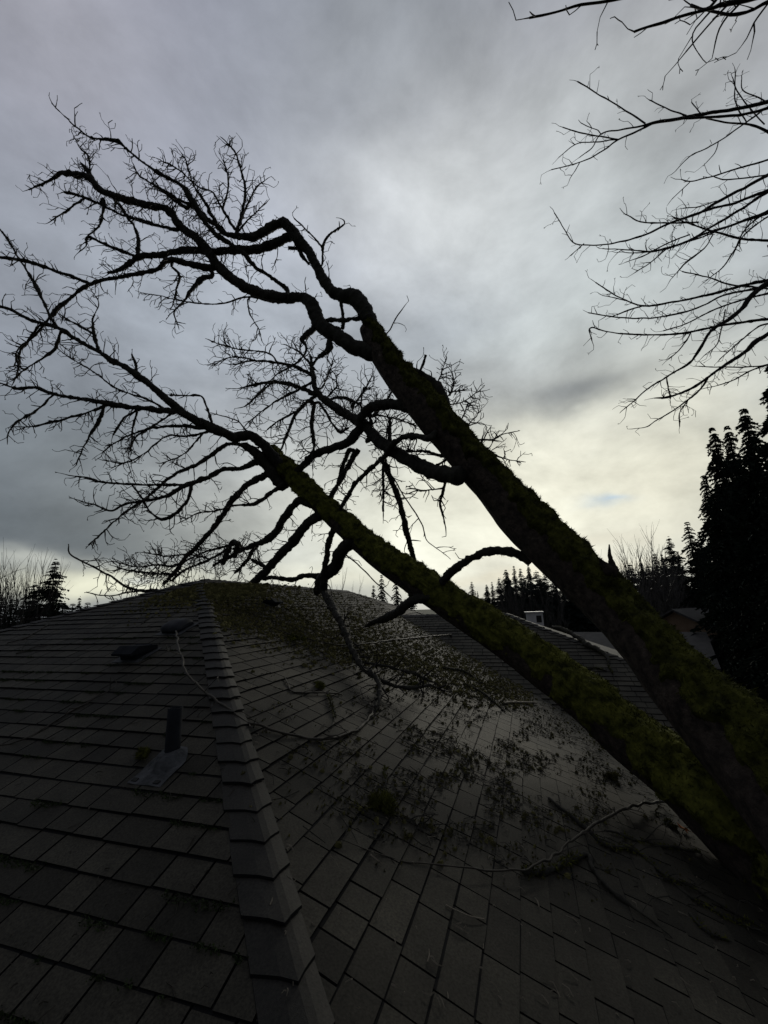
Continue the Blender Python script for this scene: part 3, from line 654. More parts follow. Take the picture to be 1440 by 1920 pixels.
A(2, '1290,740,44 1200,790,34 1130,860,34 1080,930,30 1030,1000,28 960,1080,26 900,1140,26 840,1220,20 790,1270,18', 224, d0=7.3, d1=8.2, dens=5, tl=.32)
A(2, '1370,785,26 1300,840,24 1230,885,22 1130,895,12 1040,920,10 960,930,8 880,970,6', 225, d0=7.2, dd=.2, dens=7, tl=.3)
A(2, '920,800,18 910,860,16 850,930,20 780,960,18 730,930,8 690,870,10 640,800,10', 226, dd=.2, dens=7, tl=.3)
A(4, '480,425,54 410,410,46 350,480,45 300,560,45 250,600,40 200,620,28 150,640,24 80,680,20 0,720,14', 227, d0=7.0, d1=8.2, dens=6, tl=.35)
A(4, '530,470,62 450,520,55 390,600,55 330,660,50 270,730,50 220,780,45 150,830,38 80,860,28 0,866,18', 228, depths=[6.95, 7.1, 7.3, 7.5, 7.7, 7.75, 7.5, 7.2, 6.9], dens=5, tl=.35)
A(4, '670,600,84 612,660,72 592,720,70 550,760,68 512,795,52 500,850,40', 229, d0=6.6, d1=8.0, dens=2, tl=.3, moss=1)
A(4, '510,775,36 440,770,28 380,790,26 300,780,24 240,785,20', 230, d0=7.9, d1=8.0, dens=5, tl=.3, moss=1)
A(4, '600,520,40 560,600,34 545,680,34 535,760,40 535,850,45', 231, d0=6.9, d1=7.6, dens=2, tl=.25, moss=1)
A(4, '535,850,45 580,930,44 620,1000,38 650,1080,34 680,1150,32 720,1210,30 780,1260,26 800,1320,22 800,1380,14 780,1420,12', 232, depths=[7.6, 6.6, 5.9, 5.3, 4.95, 4.65, 4.4, 4.15, 3.9, 3.75], dens=4, tl=.3, moss=0)
A(4, '760,1250,24 870,1300,20 960,1310,18 1050,1300,14 1100,1320,10', 233, d0=4.45, d1=4.35, dens=6, tl=.26, moss=1)
A(4, '700,1180,14 850,1210,16 960,1240,14 1060,1280,10', 234, d0=4.75, d1=4.75, dens=5, tl=.26)
A(4, '1040,870,44 960,890,54 900,935,50 840,970,48 770,995,30 735,1015,14', 235, depths=[5.7, 5.9, 6.3, 6.5, 6.7, 6.8], dens=1, tl=.25, label='broken limb stub leaning down onto the roof')
A(2, '840,440,42 740,430,34 640,420,30 560,410,30 480,395,28 400,380,22 320,370,20 240,350,18 170,325,20 80,330,14 0,305,8 -60,290,6', 236, dd=-.4, dens=8, tl=.36)
A(2, '520,405,14 440,440,12 340,470,12 240,495,14 160,515,8 80,515,6', 237, dd=-.1, dens=8, tl=.28)
A(2, '260,360,12 170,440,12 100,480,12 50,530,8 35,570,5', 238, dd=-.1, dens=7, tl=.24)
A(2, '970,520,26 880,510,20 740,520,14 640,550,12 560,590,8 490,640,5', 239, dd=-.2, dens=9, tl=.34)
A(2, '1000,540,14 900,560,12 800,560,10 700,640,9 600,690,8 500,675,5', 240, dd=.3, dens=8, tl=.3)
A(2, '290,60,16 270,130,16 210,180,12 130,230,8 60,290,6', 241, dd=0, dens=9, tl=.26)
A(2, '190,30,14 130,110,12 95,150,10 90,240,10 70,300,6', 242, dd=.1, dens=7, tl=.24)
A(1, '275,1225,16 220,1120,14 180,1030,22 130,950,12 90,890,10 40,800,14 0,745,10 -40,700,8', 243, dd=.3, dens=6, tl=.28)
A(1, '490,1340,18 470,1270,18 465,1190,10 495,1120,6 450,1040,4', 244, dd=.2, dens=7, tl=.26)
A(1, '480,1280,14 400,1230,14 340,1200,10 300,1170,6', 245, dd=.2, dens=7, tl=.2)
A(2, '1020,490,16 1000,430,14 970,370,12 900,365,8 820,360,8', 246, dd=.1, dens=3, tl=.2)
A(2, '780,420,14 700,380,12 560,330,10 450,250,8 350,190,6 280,140,5', 247, d0=7.0, d1=6.9, dens=8, tl=.26)
A(2, '650,440,12 600,470,11 545,555,10', 248, d0=7.0, dd=0, dens=3, tl=.2)
A(2, '980,545,12 930,600,10 880,650,8 780,690,6', 249, d0=7.2, dd=0, dens=7, tl=.26)
A(2, '660,265,16 655,210,14 635,165,8', 250, dd=0, dens=8, tl=.15)
A(2, '500,420,14 480,480,20 430,560,14 400,620,8 365,700,5', 251, dd=0, dens=8, tl=.26)
A(2, '660,440,10 640,520,10 630,640,6', 252, dd=.1, dens=8, tl=.24)
A(2, '830,450,10 740,510,12 660,560,9 620,640,6', 253, dd=.1, dens=8, tl=.28)
A(2, '1190,540,10 1150,490,8 1100,470,7 1030,450,5', 254, dd=0, dens=5, tl=.2, amp=.4)
# tangle that lies over the peak of the roof
A(2, '330,1080,5 340,1130,8 430,1180,10 540,1240,12 620,1290,14 720,1310,16 850,1310,16 1000,1330,14', 260, depths=[7.4, 7.5, 7.6, 7.7, 7.7, 7.6, 7.5, 6.6], dens=10, tl=.42, amp=.4)
A(2, '415,1312,6 520,1330,7 640,1310,10 760,1300,12', 261, d0=7.5, d1=7.6, dens=7, tl=.3, amp=.4)
for q_, (s_) in enumerate(('1150,1070,26 1140,1110,30 1132,1145,26', '1120,1070,26 1090,1130,32 1075,1180,16', '1150,1080,12 1050,1100,12 960,1130,9 850,1180,7', '1240,1080,24 1180,1170,20 1130,1220,14', '1100,1100,12 1000,1160,14 900,1200,12 820,1260,10', '830,1190,14 760,1180,10 660,1190,8 570,1170,5', '1000,1150,10 900,1130,9 800,1140,8 700,1120,5', '850,1230,14 740,1220,12 640,1210,10 560,1190,6', '1280,1190,20 1240,1170,22 1215,1155,14')):
    A(2, s_, 262+q_, d0=7.7+.12*(q_ % 4), dd=.1, dens=13, tl=.42)
# broken snag near the top of the thick trunk
A(7, '752,292,46 738,262,32 726,218,20 728,170,6', 280, d0=4.15, dd=0, dens=0, mat=m_bark, lich=.4, label='short splintered snag standing on the thick trunk')
A(7, '740,290,60 700,262,34 683,235,10', 281, d0=4.15, dd=0, dens=0, mat=m_bark, lich=.4)

MINR[0] = .0026; DM[0] = 1.0
# ------------------------------------------------------------------ neighbouring bare tree, top right
btree = empty('bare_tree', P(2050, 1300, 7.0)*np.array([1, 1, 0])+np.array([0, 0, -6.2])); tag(btree, 'bare tree reaching in from the right with long thin branches', 'tree')
TB = P(2050, 700, 7.0)
mb = MB(); tube(mb, [np.r_[TB[0]+.3, TB[1], -6.2, .3], np.r_[TB[0]+.1, TB[1], -3, .24], np.r_[TB[0], TB[1], TB[2]-.5, .2], np.r_[TB[0]+.1, TB[1]+.1, TB[2]+3, .15], np.r_[TB[0], TB[1], TB[2]+6, .05]], 24, .08, knobbly(5, .3))
mb.build('trunk', m_bark, btree, True)
RB = [(5, '900,-90,26 700,-40,24 560,0,19 390,25,17 250,65,14 100,100,13', .4), (5, '1600,-90,42 1300,5,34 1180,20,32 1110,50,22 1000,80,18 850,125,18 760,155,15 690,180,15', .4),
 (5, '1200,-60,20 1150,-10,20 1090,50,18 1010,30,16', .4), (5, '1600,-40,26 1440,10,24 1340,60,20 1250,80,20 1150,70,15 1060,50,13', .4), (5, '1300,0,14 1220,90,13 1180,130,12 1150,230,9', .4),
 (5, '1210,30,14 1080,170,11 980,290,9', .4), (5, '1110,70,12 1030,160,11 1010,210,8 1050,300,5', .4), (5, '1440,20,12 1370,120,11 1320,215,8', .4),
 (5, '1700,500,34 1440,570,26 1300,605,22 1100,640,20 950,665,20 800,690,18 730,710,12 600,730,9 500,755,8 450,830,7 380,885,6', .5), (5, '800,690,15 700,740,12 600,785,11 500,855,9 380,915,7 220,955,6', .5),
 (5, '750,695,11 620,610,9 480,525,8 370,458,8', .5), (5, '600,785,9 480,765,8 360,740,8 285,715,6', .5), (5, '600,785,8 450,800,7 360,810,6 265,885,5', .5), (5, '380,915,6 325,1005,4', .5), (5, '500,755,6 470,730,5 390,693,5', .5),
 (5, '1600,570,22 1440,610,19 1300,645,17 1100,660,15 960,665,12', .5), (5, '1650,860,20 1440,740,17 1340,700,13 1200,690,11 1090,665,9', .5), (5, '980,650,10 880,615,8 770,563,7', .5), (5, '1060,640,8 1035,605,7 1010,575,7', .5),
 (5, '1600,500,14 1440,600,13 1300,700,10 1200,770,9 1100,830,8 1000,880,7 920,960,5', .5), (5, '1160,800,7 1140,860,6 1090,920,5', .5), (5, '1320,690,8 1260,580,8 1255,480,7 1255,390,6', .5), (5, '1420,700,8 1330,600,8 1260,500,7 1238,430,5', .5), (5, '1440,580,9 1390,550,8 1300,505,7 1290,430,5', .5),
 (5, '1650,840,17 1440,900,13 1280,945,11 1130,990,9 1000,1020,8 950,1010,5', .6), (5, '1000,1025,6 900,1120,5', .6), (5, '1500,975,10 1220,1010,8 1140,995,6', .6),
 (5, '1700,850,38 1440,985,24 1300,1060,20 1150,1140,20 1050,1200,16 900,1250,15 750,1320,13 610,1360,10 480,1378,8 350,1368,8 290,1280,6 237,1200,7', .6), (5, '405,1370,6 325,1440,5', .6),
 (5, '1700,990,30 1440,1070,22 1260,1140,18 1100,1180,15 960,1230,11 910,1220,8', .6), (5, '1700,950,28 1440,1080,22 1300,1170,18 1150,1260,15 1000,1350,13 850,1400,11 750,1420,8 600,1420,5', .6),
 (5, '1150,1130,8 1060,1160,7 960,1170,6', .6), (5, '1050,1250,10 860,1255,9 720,1245,8 630,1200,6', .6), (5, '1600,1160,18 1440,1190,14 1250,1260,12 1080,1330,10 900,1390,8', .6), (5, '1600,1180,16 1440,1220,12 1300,1330,9 1240,1440,6', .6),
 (6, '1600,110,20 1440,95,16 1300,85,15 1130,40,13 1000,0,10 910,-40,7', .6), (6, '1600,-120,18 1440,-60,16 1100,50,14 900,130,13 780,155,11 640,145,7 510,137,6', .6), (6, '1500,-120,14 1320,20,10 1250,150,10 1180,250,8 1090,320,5', .6), (6, '1130,60,9 1080,140,8 1000,200,14 950,250,8 890,315,4', .6), (6, '880,130,9 800,200,8 690,275,6', .6), (6, '1000,60,9 850,120,9 740,180,8 640,215,5', .6),
 (6, '1700,240,28 1440,315,20 1280,350,18 1100,400,16 900,440,13 740,460,11 600,410,8 470,328,7', .7), (6, '740,460,9 640,490,8 560,520,6', .7), (6, '655,435,6 512,402,5', .7),
 (6, '1700,180,46 1440,330,34 1350,400,34 1280,490,28 1200,550,24 1120,600,19 1060,700,20 1000,780,15 920,830,12 840,880,11 760,930,9 680,1000,8 630,1040,6', .7),
 (6, '1440,350,16 1200,400,13 1050,470,11 900,510,11 760,530,9 600,525,9 430,500,8', .7), (6, '1440,390,14 1250,440,12 1100,500,10 960,570,8 850,600,8', .7),
 (6, '1700,500,26 1440,535,19 1250,560,17 1080,590,15 930,620,14 780,622,11 640,618,10 540,605,8 440,583,7 450,655,6', .7), (6, '1700,460,40 1440,620,26 1360,670,34 1300,730,24 1200,790,20 1120,850,17 1020,920,18 920,960,12 870,975,18 800,980,6', .7),
 (6, '1100,870,14 1060,930,12 1000,980,11 920,1040,9 820,1100,8 760,1140,6 700,1150,5', .7), (6, '990,990,8 945,1060,7 945,1140,6', .7), (6, '1600,720,16 1440,790,10 1300,805,9 1180,805,7 1050,800,6', .7), (6, '1450,790,10 1330,830,8 1240,880,8 1150,910,6 1085,925,5', .7),
 (6, '1560,380,16 1380,355,12 1250,345,11 1100,300,9 960,265,7', .7), (6, '870,860,8 880,920,8 890,980,10', .7), (6, '1010,600,9 950,700,8 880,760,6', .7), (6, '1200,480,8 1180,580,8 1150,680,7 1080,740,5', .7), (6, '1600,620,16 1440,560,12 1330,620,10 1240,700,9 1170,760,6', .7), (6, '1440,120,12 1460,200,10', .7)]
for q_, (zn, s_, dn) in enumerate(RB):
    d_ = 5.2 + .35*math.sin(q_*1.7)+(.5 if zn == 6 else 0)
    low = zn == 6 or (zn == 5 and q_ > 27)
    pts = parse(zn, s_)
    first = pts[0][0] > 1455
    dcy = 2.6+.0 if q_ < 8 else d_
    if not first and REG: 
        A_r = np.array(REG[REGB:]) if q_ else None
        if A_r is not None and len(A_r):
            dd_ = np.hypot(A_r[:, 0]-pts[0][0], A_r[:, 1]-pts[0][1])
            if dd_.min() < 30: dcy = A_r[dd_.argmin(), 2]
    if q_ == 0: REGB = len(REG)
    lw = add_limb(btree, zn, s_, 400+q_, d0=dcy, dd=.2, dens=(11 if low else 5), tl=(.17 if low else .07), lvl=(2 if low else 1), amp=.5, crook=.3, name='branch', wiggle=.006, lich=(.35 if low else 0), rad=.0048, mat=m_twig)
    if first:                                          # carried on to the trunk outside the picture
        st = lw[0]; r_ = st[3]; mb = MB(); h = TB+np.array([0, 0, max(-2.0, min(5.0, (st[2]-TB[2])*.8-.5))])
        tube(mb, [np.r_[h, r_*2.2], np.r_[(h+st[:3])/2+np.array([0, 0, .12]), r_*1.5], np.r_[st[:3], r_]], 8, .08, knobbly(q_, .3)); mb.build('bough', m_twig, btree, True)

# ------------------------------------------------------------------ fallen wood and moss lying on the roof
def surf(x, y):
    """roof height under a point and its normal"""
    c = [(z1(y), N1), (z2(x), N2)]; z, n = min(c, key=lambda a: a[0])
    w = z3(y) if (x > VX-(y-VY) and y > y3e) else None
    if w is not None and w > z: z, n = w, N1
    return z, n
def roofstick(name, label, cat, pl, zone, s, mat, seed, group=None, dens=0, tl=.15, lich=0, arch=None, lift=.012, tmat=None, plan=None):
    px = parse(zone, s); pts = []
    for i, (x, y, w) in enumerate(px):
        q = onroof(x, y, pl if not plan else plan[i]); dpt = q@FW
        rr = max(w*.58, 1.1)*dpt/F/2; nn = N2 if (pl if not plan else plan[i]) == 2 else N1
        up = (arch[i] if arch else 0); q = q*(1-up/max(.5, abs(q@FW)))if up else q
        pts.append(np.r_[q+nn*(rr*.6+lift), rr])
    root = empty(name, pts[0][:3]); tag(root, label, cat, group)
    p = resample(pts, .03); r = random.Random(seed)
    for a in range(3): p[:, a] += (vn(np.stack([np.arange(len(p))*.35, np.zeros(len(p))+a*3.1, np.zeros(len(p))+seed], 1), seed)-.5)*.016
    mb = MB(); pp, v, d = tube(mb, p, 8, .02, knobbly(seed, .9 if lich else .35)); st = mb.build('stem', mat, root, True)
    if dens:
        mb = MB(); tw = twigs_on(p, r, dens, tl, lvl=1, rad=.004, bias=(0, 0, .1)); emit(mb, tw); tag(mb.build('twigs', tmat or mat, root), kind='stuff')
    if lich:
        k = int(len(pp)*lich*14); ii = rng.integers(0, len(pp), k); jj = rng.integers(0, 8, k); mb = MB()
        cl = vn(v[ii, jj]*9, seed) > .4; ii, jj = ii[cl], jj[cl]
        blades(mb, v[ii, jj], d[ii, jj], .018, .004, .8); tag(mb.build('moss', m_moss, root), kind='stuff')
    return root
FB = 'broken branches lying on the roof'
roofstick('fallen_branch', 'long thin bare branch curving in a loop across the hip caps', 'branch', 2, 0, '330,1186,6 338,1225,7 352,1268,8 400,1312,9 440,1345,9 500,1372,10 560,1386,10 630,1388,11 680,1362,11 706,1322,11 712,1285,11', m_stick, 1, FB, 5, .2, 0, [.35, .3, .2, .05, 0, 0, 0, 0, 0, 0, 0], plan=[1, 1, 1, 1, 2, 2, 2, 2, 2, 2, 2])
roofstick('fallen_branch', 'thin dry branch lying on the shingles at the left edge of the picture', 'branch', 1, 0, '-10,1402,4 40,1392,5 90,1365,5 135,1336,6 180,1312,5 215,1292,3', m_stick, 2, FB, 3, .12)
roofstick('fallen_branch', 'short pale stick far up the left slope near its hip', 'branch', 1, 0, '15,1208,4 50,1197,4 88,1174,4', m_stick, 3, FB, 1, .1)
roofstick('fallen_branch', 'long bare smooth branch curving over the lower right shingles', 'branch', 2, 0, '635,1580,3 690,1600,4 760,1618,5 850,1632,6 920,1638,7 975,1636,8 1020,1620,9 1060,1590,9 1100,1560,10 1150,1530,10 1200,1512,10 1250,1506,9', m_stick, 4, FB, 1.2, .2, 0, [0, 0, 0, .02, .03, .05, .06, .06, .06, .08, .1, .12])
roofstick('fallen_branch', 'stout mossy crooked branch under the long bare curved one', 'branch', 2, 0, '978,1640,20 1010,1642,22 1050,1628,20 1095,1608,22 1112,1640,18 1160,1690,12 1235,1742,6', m_limb, 5, FB, 3, .2, 1.2)
roofstick('fallen_branch', 'dark forked branch with a blunt broken end pointing up the roof', 'branch', 2, 0, '1027,1500,12 1060,1528,12 1095,1558,14 1130,1588,14 1190,1602,12 1240,1640,12 1300,1690,10 1400,1742,8 1470,1770,6', m_limb, 6, FB, 7, .25, .8, tmat=m_limb)
roofstick('fallen_branch', 'thin springy branch reaching from the lower trunk across the mossy slope', 'branch', 2, 0, '470,1150,3 510,1178,4 560,1196,4 650,1212,5 750,1201,6 860,1192,7 925,1196,8', m_stick, 7, FB, 1, .2, 0, [0, 0, .05, .1, .5, 1.2, 1.8])
roofstick('fallen_branch', 'small forked stick beside a moss tuft on the middle slope', 'branch', 2, 0, '533,1272,4 545,1298,5 575,1302,6 640,1305,5', m_stick, 8, FB, 4, .15)
roofstick('fallen_branch', 'short mossy stick hanging below the moss tuft on the middle slope', 'branch', 2, 0, '612,1302,6 620,1325,8 627,1348,6', m_limb, 9, FB, 4, .12, .6)
roofstick('fallen_branch', 'pale barkless piece of wood lying across the upper right shingles', 'branch', 2, 0, '943,1321,9 975,1320,9 1005,1321,8', m_pale, 10, FB)
roofstick('fallen_branch', 'short pale curved stick low on the roof', 'branch', 2, 0, '833,1702,5 855,1715,5 880,1727,5 903,1729,6', m_pale, 11, FB)
roofstick('fallen_branch', 'dark bent stick low on the right of the roof', 'branch', 2, 0, '1293,1716,12 1312,1742,12 1335,1758,10 1362,1766,6', m_limb, 12, FB, 2, .12, .6)
roofstick('fallen_branch', 'dark branch lying near the eave under the trunk', 'branch', 2, 0, '1130,1560,8 1190,1580,8 1250,1592,9 1312,1602,8', m_limb, 13, FB, 8, .2, .5, tmat=m_limb)
roofstick('fallen_branch', 'long dark branch stretched toward the lower right corner', 'branch', 2, 0, '1240,1650,8 1300,1672,9 1370,1715,8 1450,1760,8', m_limb, 14, FB, 7, .22, .5, tmat=m_limb)
roofstick('fallen_branch', 'thin stick beside the big moss tuft', 'branch', 2, 0, '722,1440,4 722,1475,5 735,1508,7 760,1535,5 805,1550,6', m_limb, 15, FB, 5, .1, .6)
roofstick('fallen_branch', 'dark stick lying above the short pale log', 'branch', 2, 0, '870,1285,7 900,1300,8 925,1318,8 945,1335,5', m_limb, 16, FB, 5, .14, .5)
roofstick('fallen_branch', 'dark mossy stick on the debris strewn slope right of the tangle', 'branch', 2, 0, '830,1255,9 870,1262,9 905,1285,7', m_limb, 17, FB, 5, .14, .8)
roofstick('fallen_branch', 'thick mossy broken bough lying on the wing hip', 'branch', 3, 8, '700,515,80 780,530,90 870,565,90 960,625,95 1050,690,100 1150,735,90 1230,800,60 1240,870,26 1275,945,20', m_limb, 18, FB, 1, .2, 1.0)
roofstick('fallen_branch', 'short mossy bough lying across the wing slope between the trunks', 'branch', 3, 8, '1040,905,30 1110,895,36 1190,910,30 1225,930,14', m_limb, 19, FB, 0, .2, 1.4)
roofstick('fallen_branch', 'thin dark stick high on the left slope above the rounded vent', 'branch', 1, 0, '265,1172,3 278,1163,4 290,1157,3', m_limb, 20, FB)
roofstick('fallen_branch', 'little forked twig at the left beside a dark clump', 'branch', 1, 0, '30,1228,4 60,1218,4 92,1213,4', m_stick, 21, FB, 6, .1)
def tuft(label, x, y, pl, w, seed, cnt=500, mat=None, grp='moss tufts fallen on the roof'):
    q = onroof(x, y, pl); nn = N1 if pl == 1 else N2; sc = w*(q@FW)/F/2; o = MB(); r = np.random.default_rng(seed)
    lumps = r.normal(0, 1, (9, 3))*np.array([.55, .55, .12])*sc; base = lumps[r.integers(0, 9, cnt)]+unit(r.normal(0, 1, (cnt, 3)))*sc*.32
    pos = q+nn*sc*.3+base; pos = pos+nn*np.clip(-((pos-q)@nn), 0, 1)[:, None]
    for L in lumps[:6]:
        th = np.linspace(0, np.pi, 7); ph = np.arange(10)/10*2*np.pi
        v = np.array([[np.sin(a)*np.cos(b), np.sin(a)*np.sin(b), np.cos(a)] for a in th for b in ph]); v = v*sc*.34*(1+.5*(vn(v*2.5+seed, seed)-.5))[:, None]+q+L+nn*sc*.25
        o.add(v, [[i*10+j, (i+1)*10+j, (i+1)*10+(j+1) % 10, i*10+(j+1) % 10] for i in range(6) for j in range(10)])
    blades(o, pos, unit(base+nn*sc*.4), max(.012, sc*.35), .0035, .6)
    ob = o.build('moss_tuft', mat or m_moss); tag(ob, label, 'moss', grp); return ob
tuft('large bright green moss tuft lying alone in the middle of the near shingles', 715, 1521, 2, 58, 1, 1600)
tuft('green moss tuft resting on a small forked stick', 600, 1291, 2, 26, 2, 900)
tuft('upright yellow green moss tuft near the hip caps', 547, 1200, 2, 24, 3, 900)
tuft('small moss tuft on the left slope beside the vent pipe', 271, 1416, 1, 30, 4, 700)
tuft('moss tuft on the mossy stick near the tangle of twigs', 775, 1288, 2, 24, 5, 700)
tuft('dark moss lump near the lower trunk', 1145, 1462, 2, 28, 6, 600, m_litter)
tuft('moss lump beside the orange leaf', 1255, 1548, 2, 26, 7, 500)
tuft('small dry moss lump among twigs below the large tuft', 762, 1572, 2, 18, 8, 400, m_litter)
# countless crumbs of bark, twig and moss
def strewn(name, mat, cnt, area, pl, size, seed, kind='twig', up=.004):
    r = np.random.default_rng(seed); mb = MB(); k = 0
    while k < cnt:
        x, y = area(r)
        if x is None: continue
        q = onroof(x, y, pl); z, n = surf(q[0], q[1])
        if pl == 2 and abs(z-q[2]) > .03: continue
        nn = N2 if pl == 2 else N1; k += 1
        a = r.uniform(0, 2*np.pi); t1 = U2 if pl == 2 else U1; t2 = Yv if pl == 2 else X_
        d = t1*math.cos(a)+t2*math.sin(a); s = np.cross(nn, d); L = size*r.lognormal(0, .7); L = min(L, size*4.5)
        q = q+nn*(.010+up*r.random())
        if kind == 'twig':
            w = r.uniform(.0012, .003); b = s*r.normal(0, .15)*L; h = nn*r.uniform(.001, .008)
            mb.add([q-d*L/2-s*w, q-d*L/2+s*w, q+b+s*w+h, q+b-s*w+h, q+d*L/2+s*w*.5, q+d*L/2-s*w*.5, q-d*L/2+nn*w*1.6, q+b+nn*w*1.6+h, q+d*L/2+nn*w],
                   [[0, 6, 7, 3], [6, 1, 2, 7], [3, 7, 8, 5], [7, 2, 4, 8]])
        else:
            m_ = 7; an = np.arange(m_)/m_*2*np.pi+r.uniform(0, 1); rr = L/2*r.uniform(.6, 1.3, m_); el = r.uniform(.5, 1)
            rim = q+d*(np.cos(an)*rr)[:, None]+s*(np.sin(an)*rr*el)[:, None]-nn*.006; md = q+d*(np.cos(an)*rr*.6)[:, None]+s*(np.sin(an)*rr*.6*el)[:, None]+nn*(L*.22*r.uniform(.5, 1.3, m_))[:, None]
            mb.add(np.vstack([rim, md, q+nn*L*.32]), [[i, (i+1) % m_, m_+(i+1) % m_, m_+i] for i in range(m_)], [[m_+i, m_+(i+1) % m_, 2*m_] for i in range(m_)])
            nb = 5; blades(mb, q+d*r.normal(0, L*.25, (nb, 1))+s*r.normal(0, L*.25, (nb, 1))+nn*L*.15, np.tile(nn, (nb, 1)), L*.45, .003, .9)
    ob = mb.build(name, mat); return ob
def a_upper(r):                                       # thick mat below the ridge
    x = r.uniform(400, 1000); y = r.uniform(1098, 1330); yl = 1095+max(0, x-560)*.14
    if y < yl+4: return None, None
    lim = 1150+(x-400)*.28
    if y > lim+abs(r.normal(0, 1))*22: return None, None
    return x, y
def a_mid(r):
    x = r.normal(1010, 210); y = r.normal(1370, 110)
    if vn(np.array([[x*.018, y*.03, 1.0]]), 4)[0]+.5*vn(np.array([[x*.06, y*.09, 1.0]]), 5)[0] < r.uniform(.55, .95): return None, None
    if y < 1120 or y > 1900 or x > 1420 or x < 450 or y > 1280+(x-700)*1.2+120 and y > 1640: return None, None
    return x, y
def a_all(r):
    x = r.uniform(470, 1439); y = r.uniform(1250, 1915); return x, y
def a_left(r): return r.uniform(0, 470), 1130+790*r.random()**1.4
def a_ridge(r):
    x = r.normal(450, 75); y = 1092+abs(r.normal(0, 1))*20+max(0, (400-x))*.28
    return x, y
tag(strewn('moss_litter', m_mat, 18000, a_upper, 2, .017, 1, 'lump'), 'thick brown green litter of moss covering the slope below the ridge', 'litter', kind='stuff')
tag(strewn('moss_crumbs', m_litter, 3600, a_mid, 2, .010, 2, 'lump'), 'dark crumbs of moss scattered over the middle shingles', 'litter', kind='stuff')
tag(strewn('twig_litter', m_stick, 1500, a_upper, 2, .10, 3), 'fine broken twigs mixed into the moss below the ridge', 'litter', kind='stuff')
tag(strewn('bark_litter', m_limb, 2200, a_mid, 2, .05, 4), 'dark scraps of bark and twig on the middle shingles', 'litter', kind='stuff')
tag(strewn('wood_chips', m_pale, 200, a_all, 2, .022, 5), 'pale chips of wood sprinkled over the right slope', 'litter', kind='stuff')
tag(strewn('twig_crumbs', m_stick, 90, a_left, 1, .028, 6), 'few pale twig crumbs on the left slope', 'litter', kind='stuff')
def a_peak1(r):
    x = r.normal(400, 60); y = 1096+abs(r.normal(0, 1))*16+max(0, (375-x))*.27
    return x, y
tag(strewn('peak_litter', m_mat, 3200, a_peak1, 1, .02, 7, 'lump'), 'moss litter heaped over the peak of the roof under the tangle', 'litter', kind='stuff')
# moss growing along the lower edges of the courses of the left slope
r = np.random.default_rng(8); mb = MB(); Pp = []
for k in range(-6, 24):
    z = Z0+k*DZ; y = hipy(z); x0 = hipx(z); xs = np.arange(x0-.18, max(-7.0, 2*XR-x0), -.006)
    nn_ = vn(np.stack([xs*3.1, 0*xs+k*3.7, 0*xs], 1), 5)+.6*vn(np.stack([xs*14, 0*xs+k*2.1, 0*xs+3], 1), 6)+.12*(k < 8)
    s_ = xs[nn_ > 1.02]; am = (nn_[nn_ > 1.02]-1.0)*1.2
    if len(s_):
        Pp.append(np.stack([s_, np.full(len(s_), y-.004)-am*.02, np.full(len(s_), z+.004)-am*.004, am], 1))
Pp = np.vstack(Pp); rep = np.repeat(Pp, 5, axis=0); pos = rep[:, :3]+r.normal(0, 1, (len(rep), 3))*np.array([.006, .008, .004])-np.array([0, 1, .4])*(rep[:, 3:]*r.uniform(0, .06, (len(rep), 1)))
blades(mb, pos, np.tile(N1-U1*.4, (len(pos), 1)), .010, .004, .7)
tag(mb.build('course_moss', material('dark_moss', (.012, .02, .005), (.028, .042, .01), 9, 1, 0, island=.3)), 'dark moss growing along the shingle courses of the left slope', 'moss', kind='stuff')
# orange leaf
q = onroof(1281, 1560, 2); mb = MB(); lf = [(0, -.045), (.015, -.01), (.05, -.02), (.03, .015), (.035, .045), (.0, .03), (-.035, .045), (-.03, .012), (-.05, -.02), (-.015, -.01)]
v = [q+N2*(.03+.012*math.sin(i*2.1))+U2*a[1]*1.0+Yv*a[0] for i, a in enumerate(lf)]+[q+N2*.022]
mb.add(v, t=[[i, (i+1) % 10, 10] for i in range(10)]); tube(mb, [np.r_[q+N2*.022, .0015], np.r_[q+N2*.03-U2*.07, .0012]], 4)
ob = mb.build('leaf', m_leaf); tag(ob, 'orange dead leaf lying on the shingles below the trunk', 'leaf'); sm_ = ob.modifiers.new('thickness', 'SOLIDIFY'); sm_.thickness = .0015

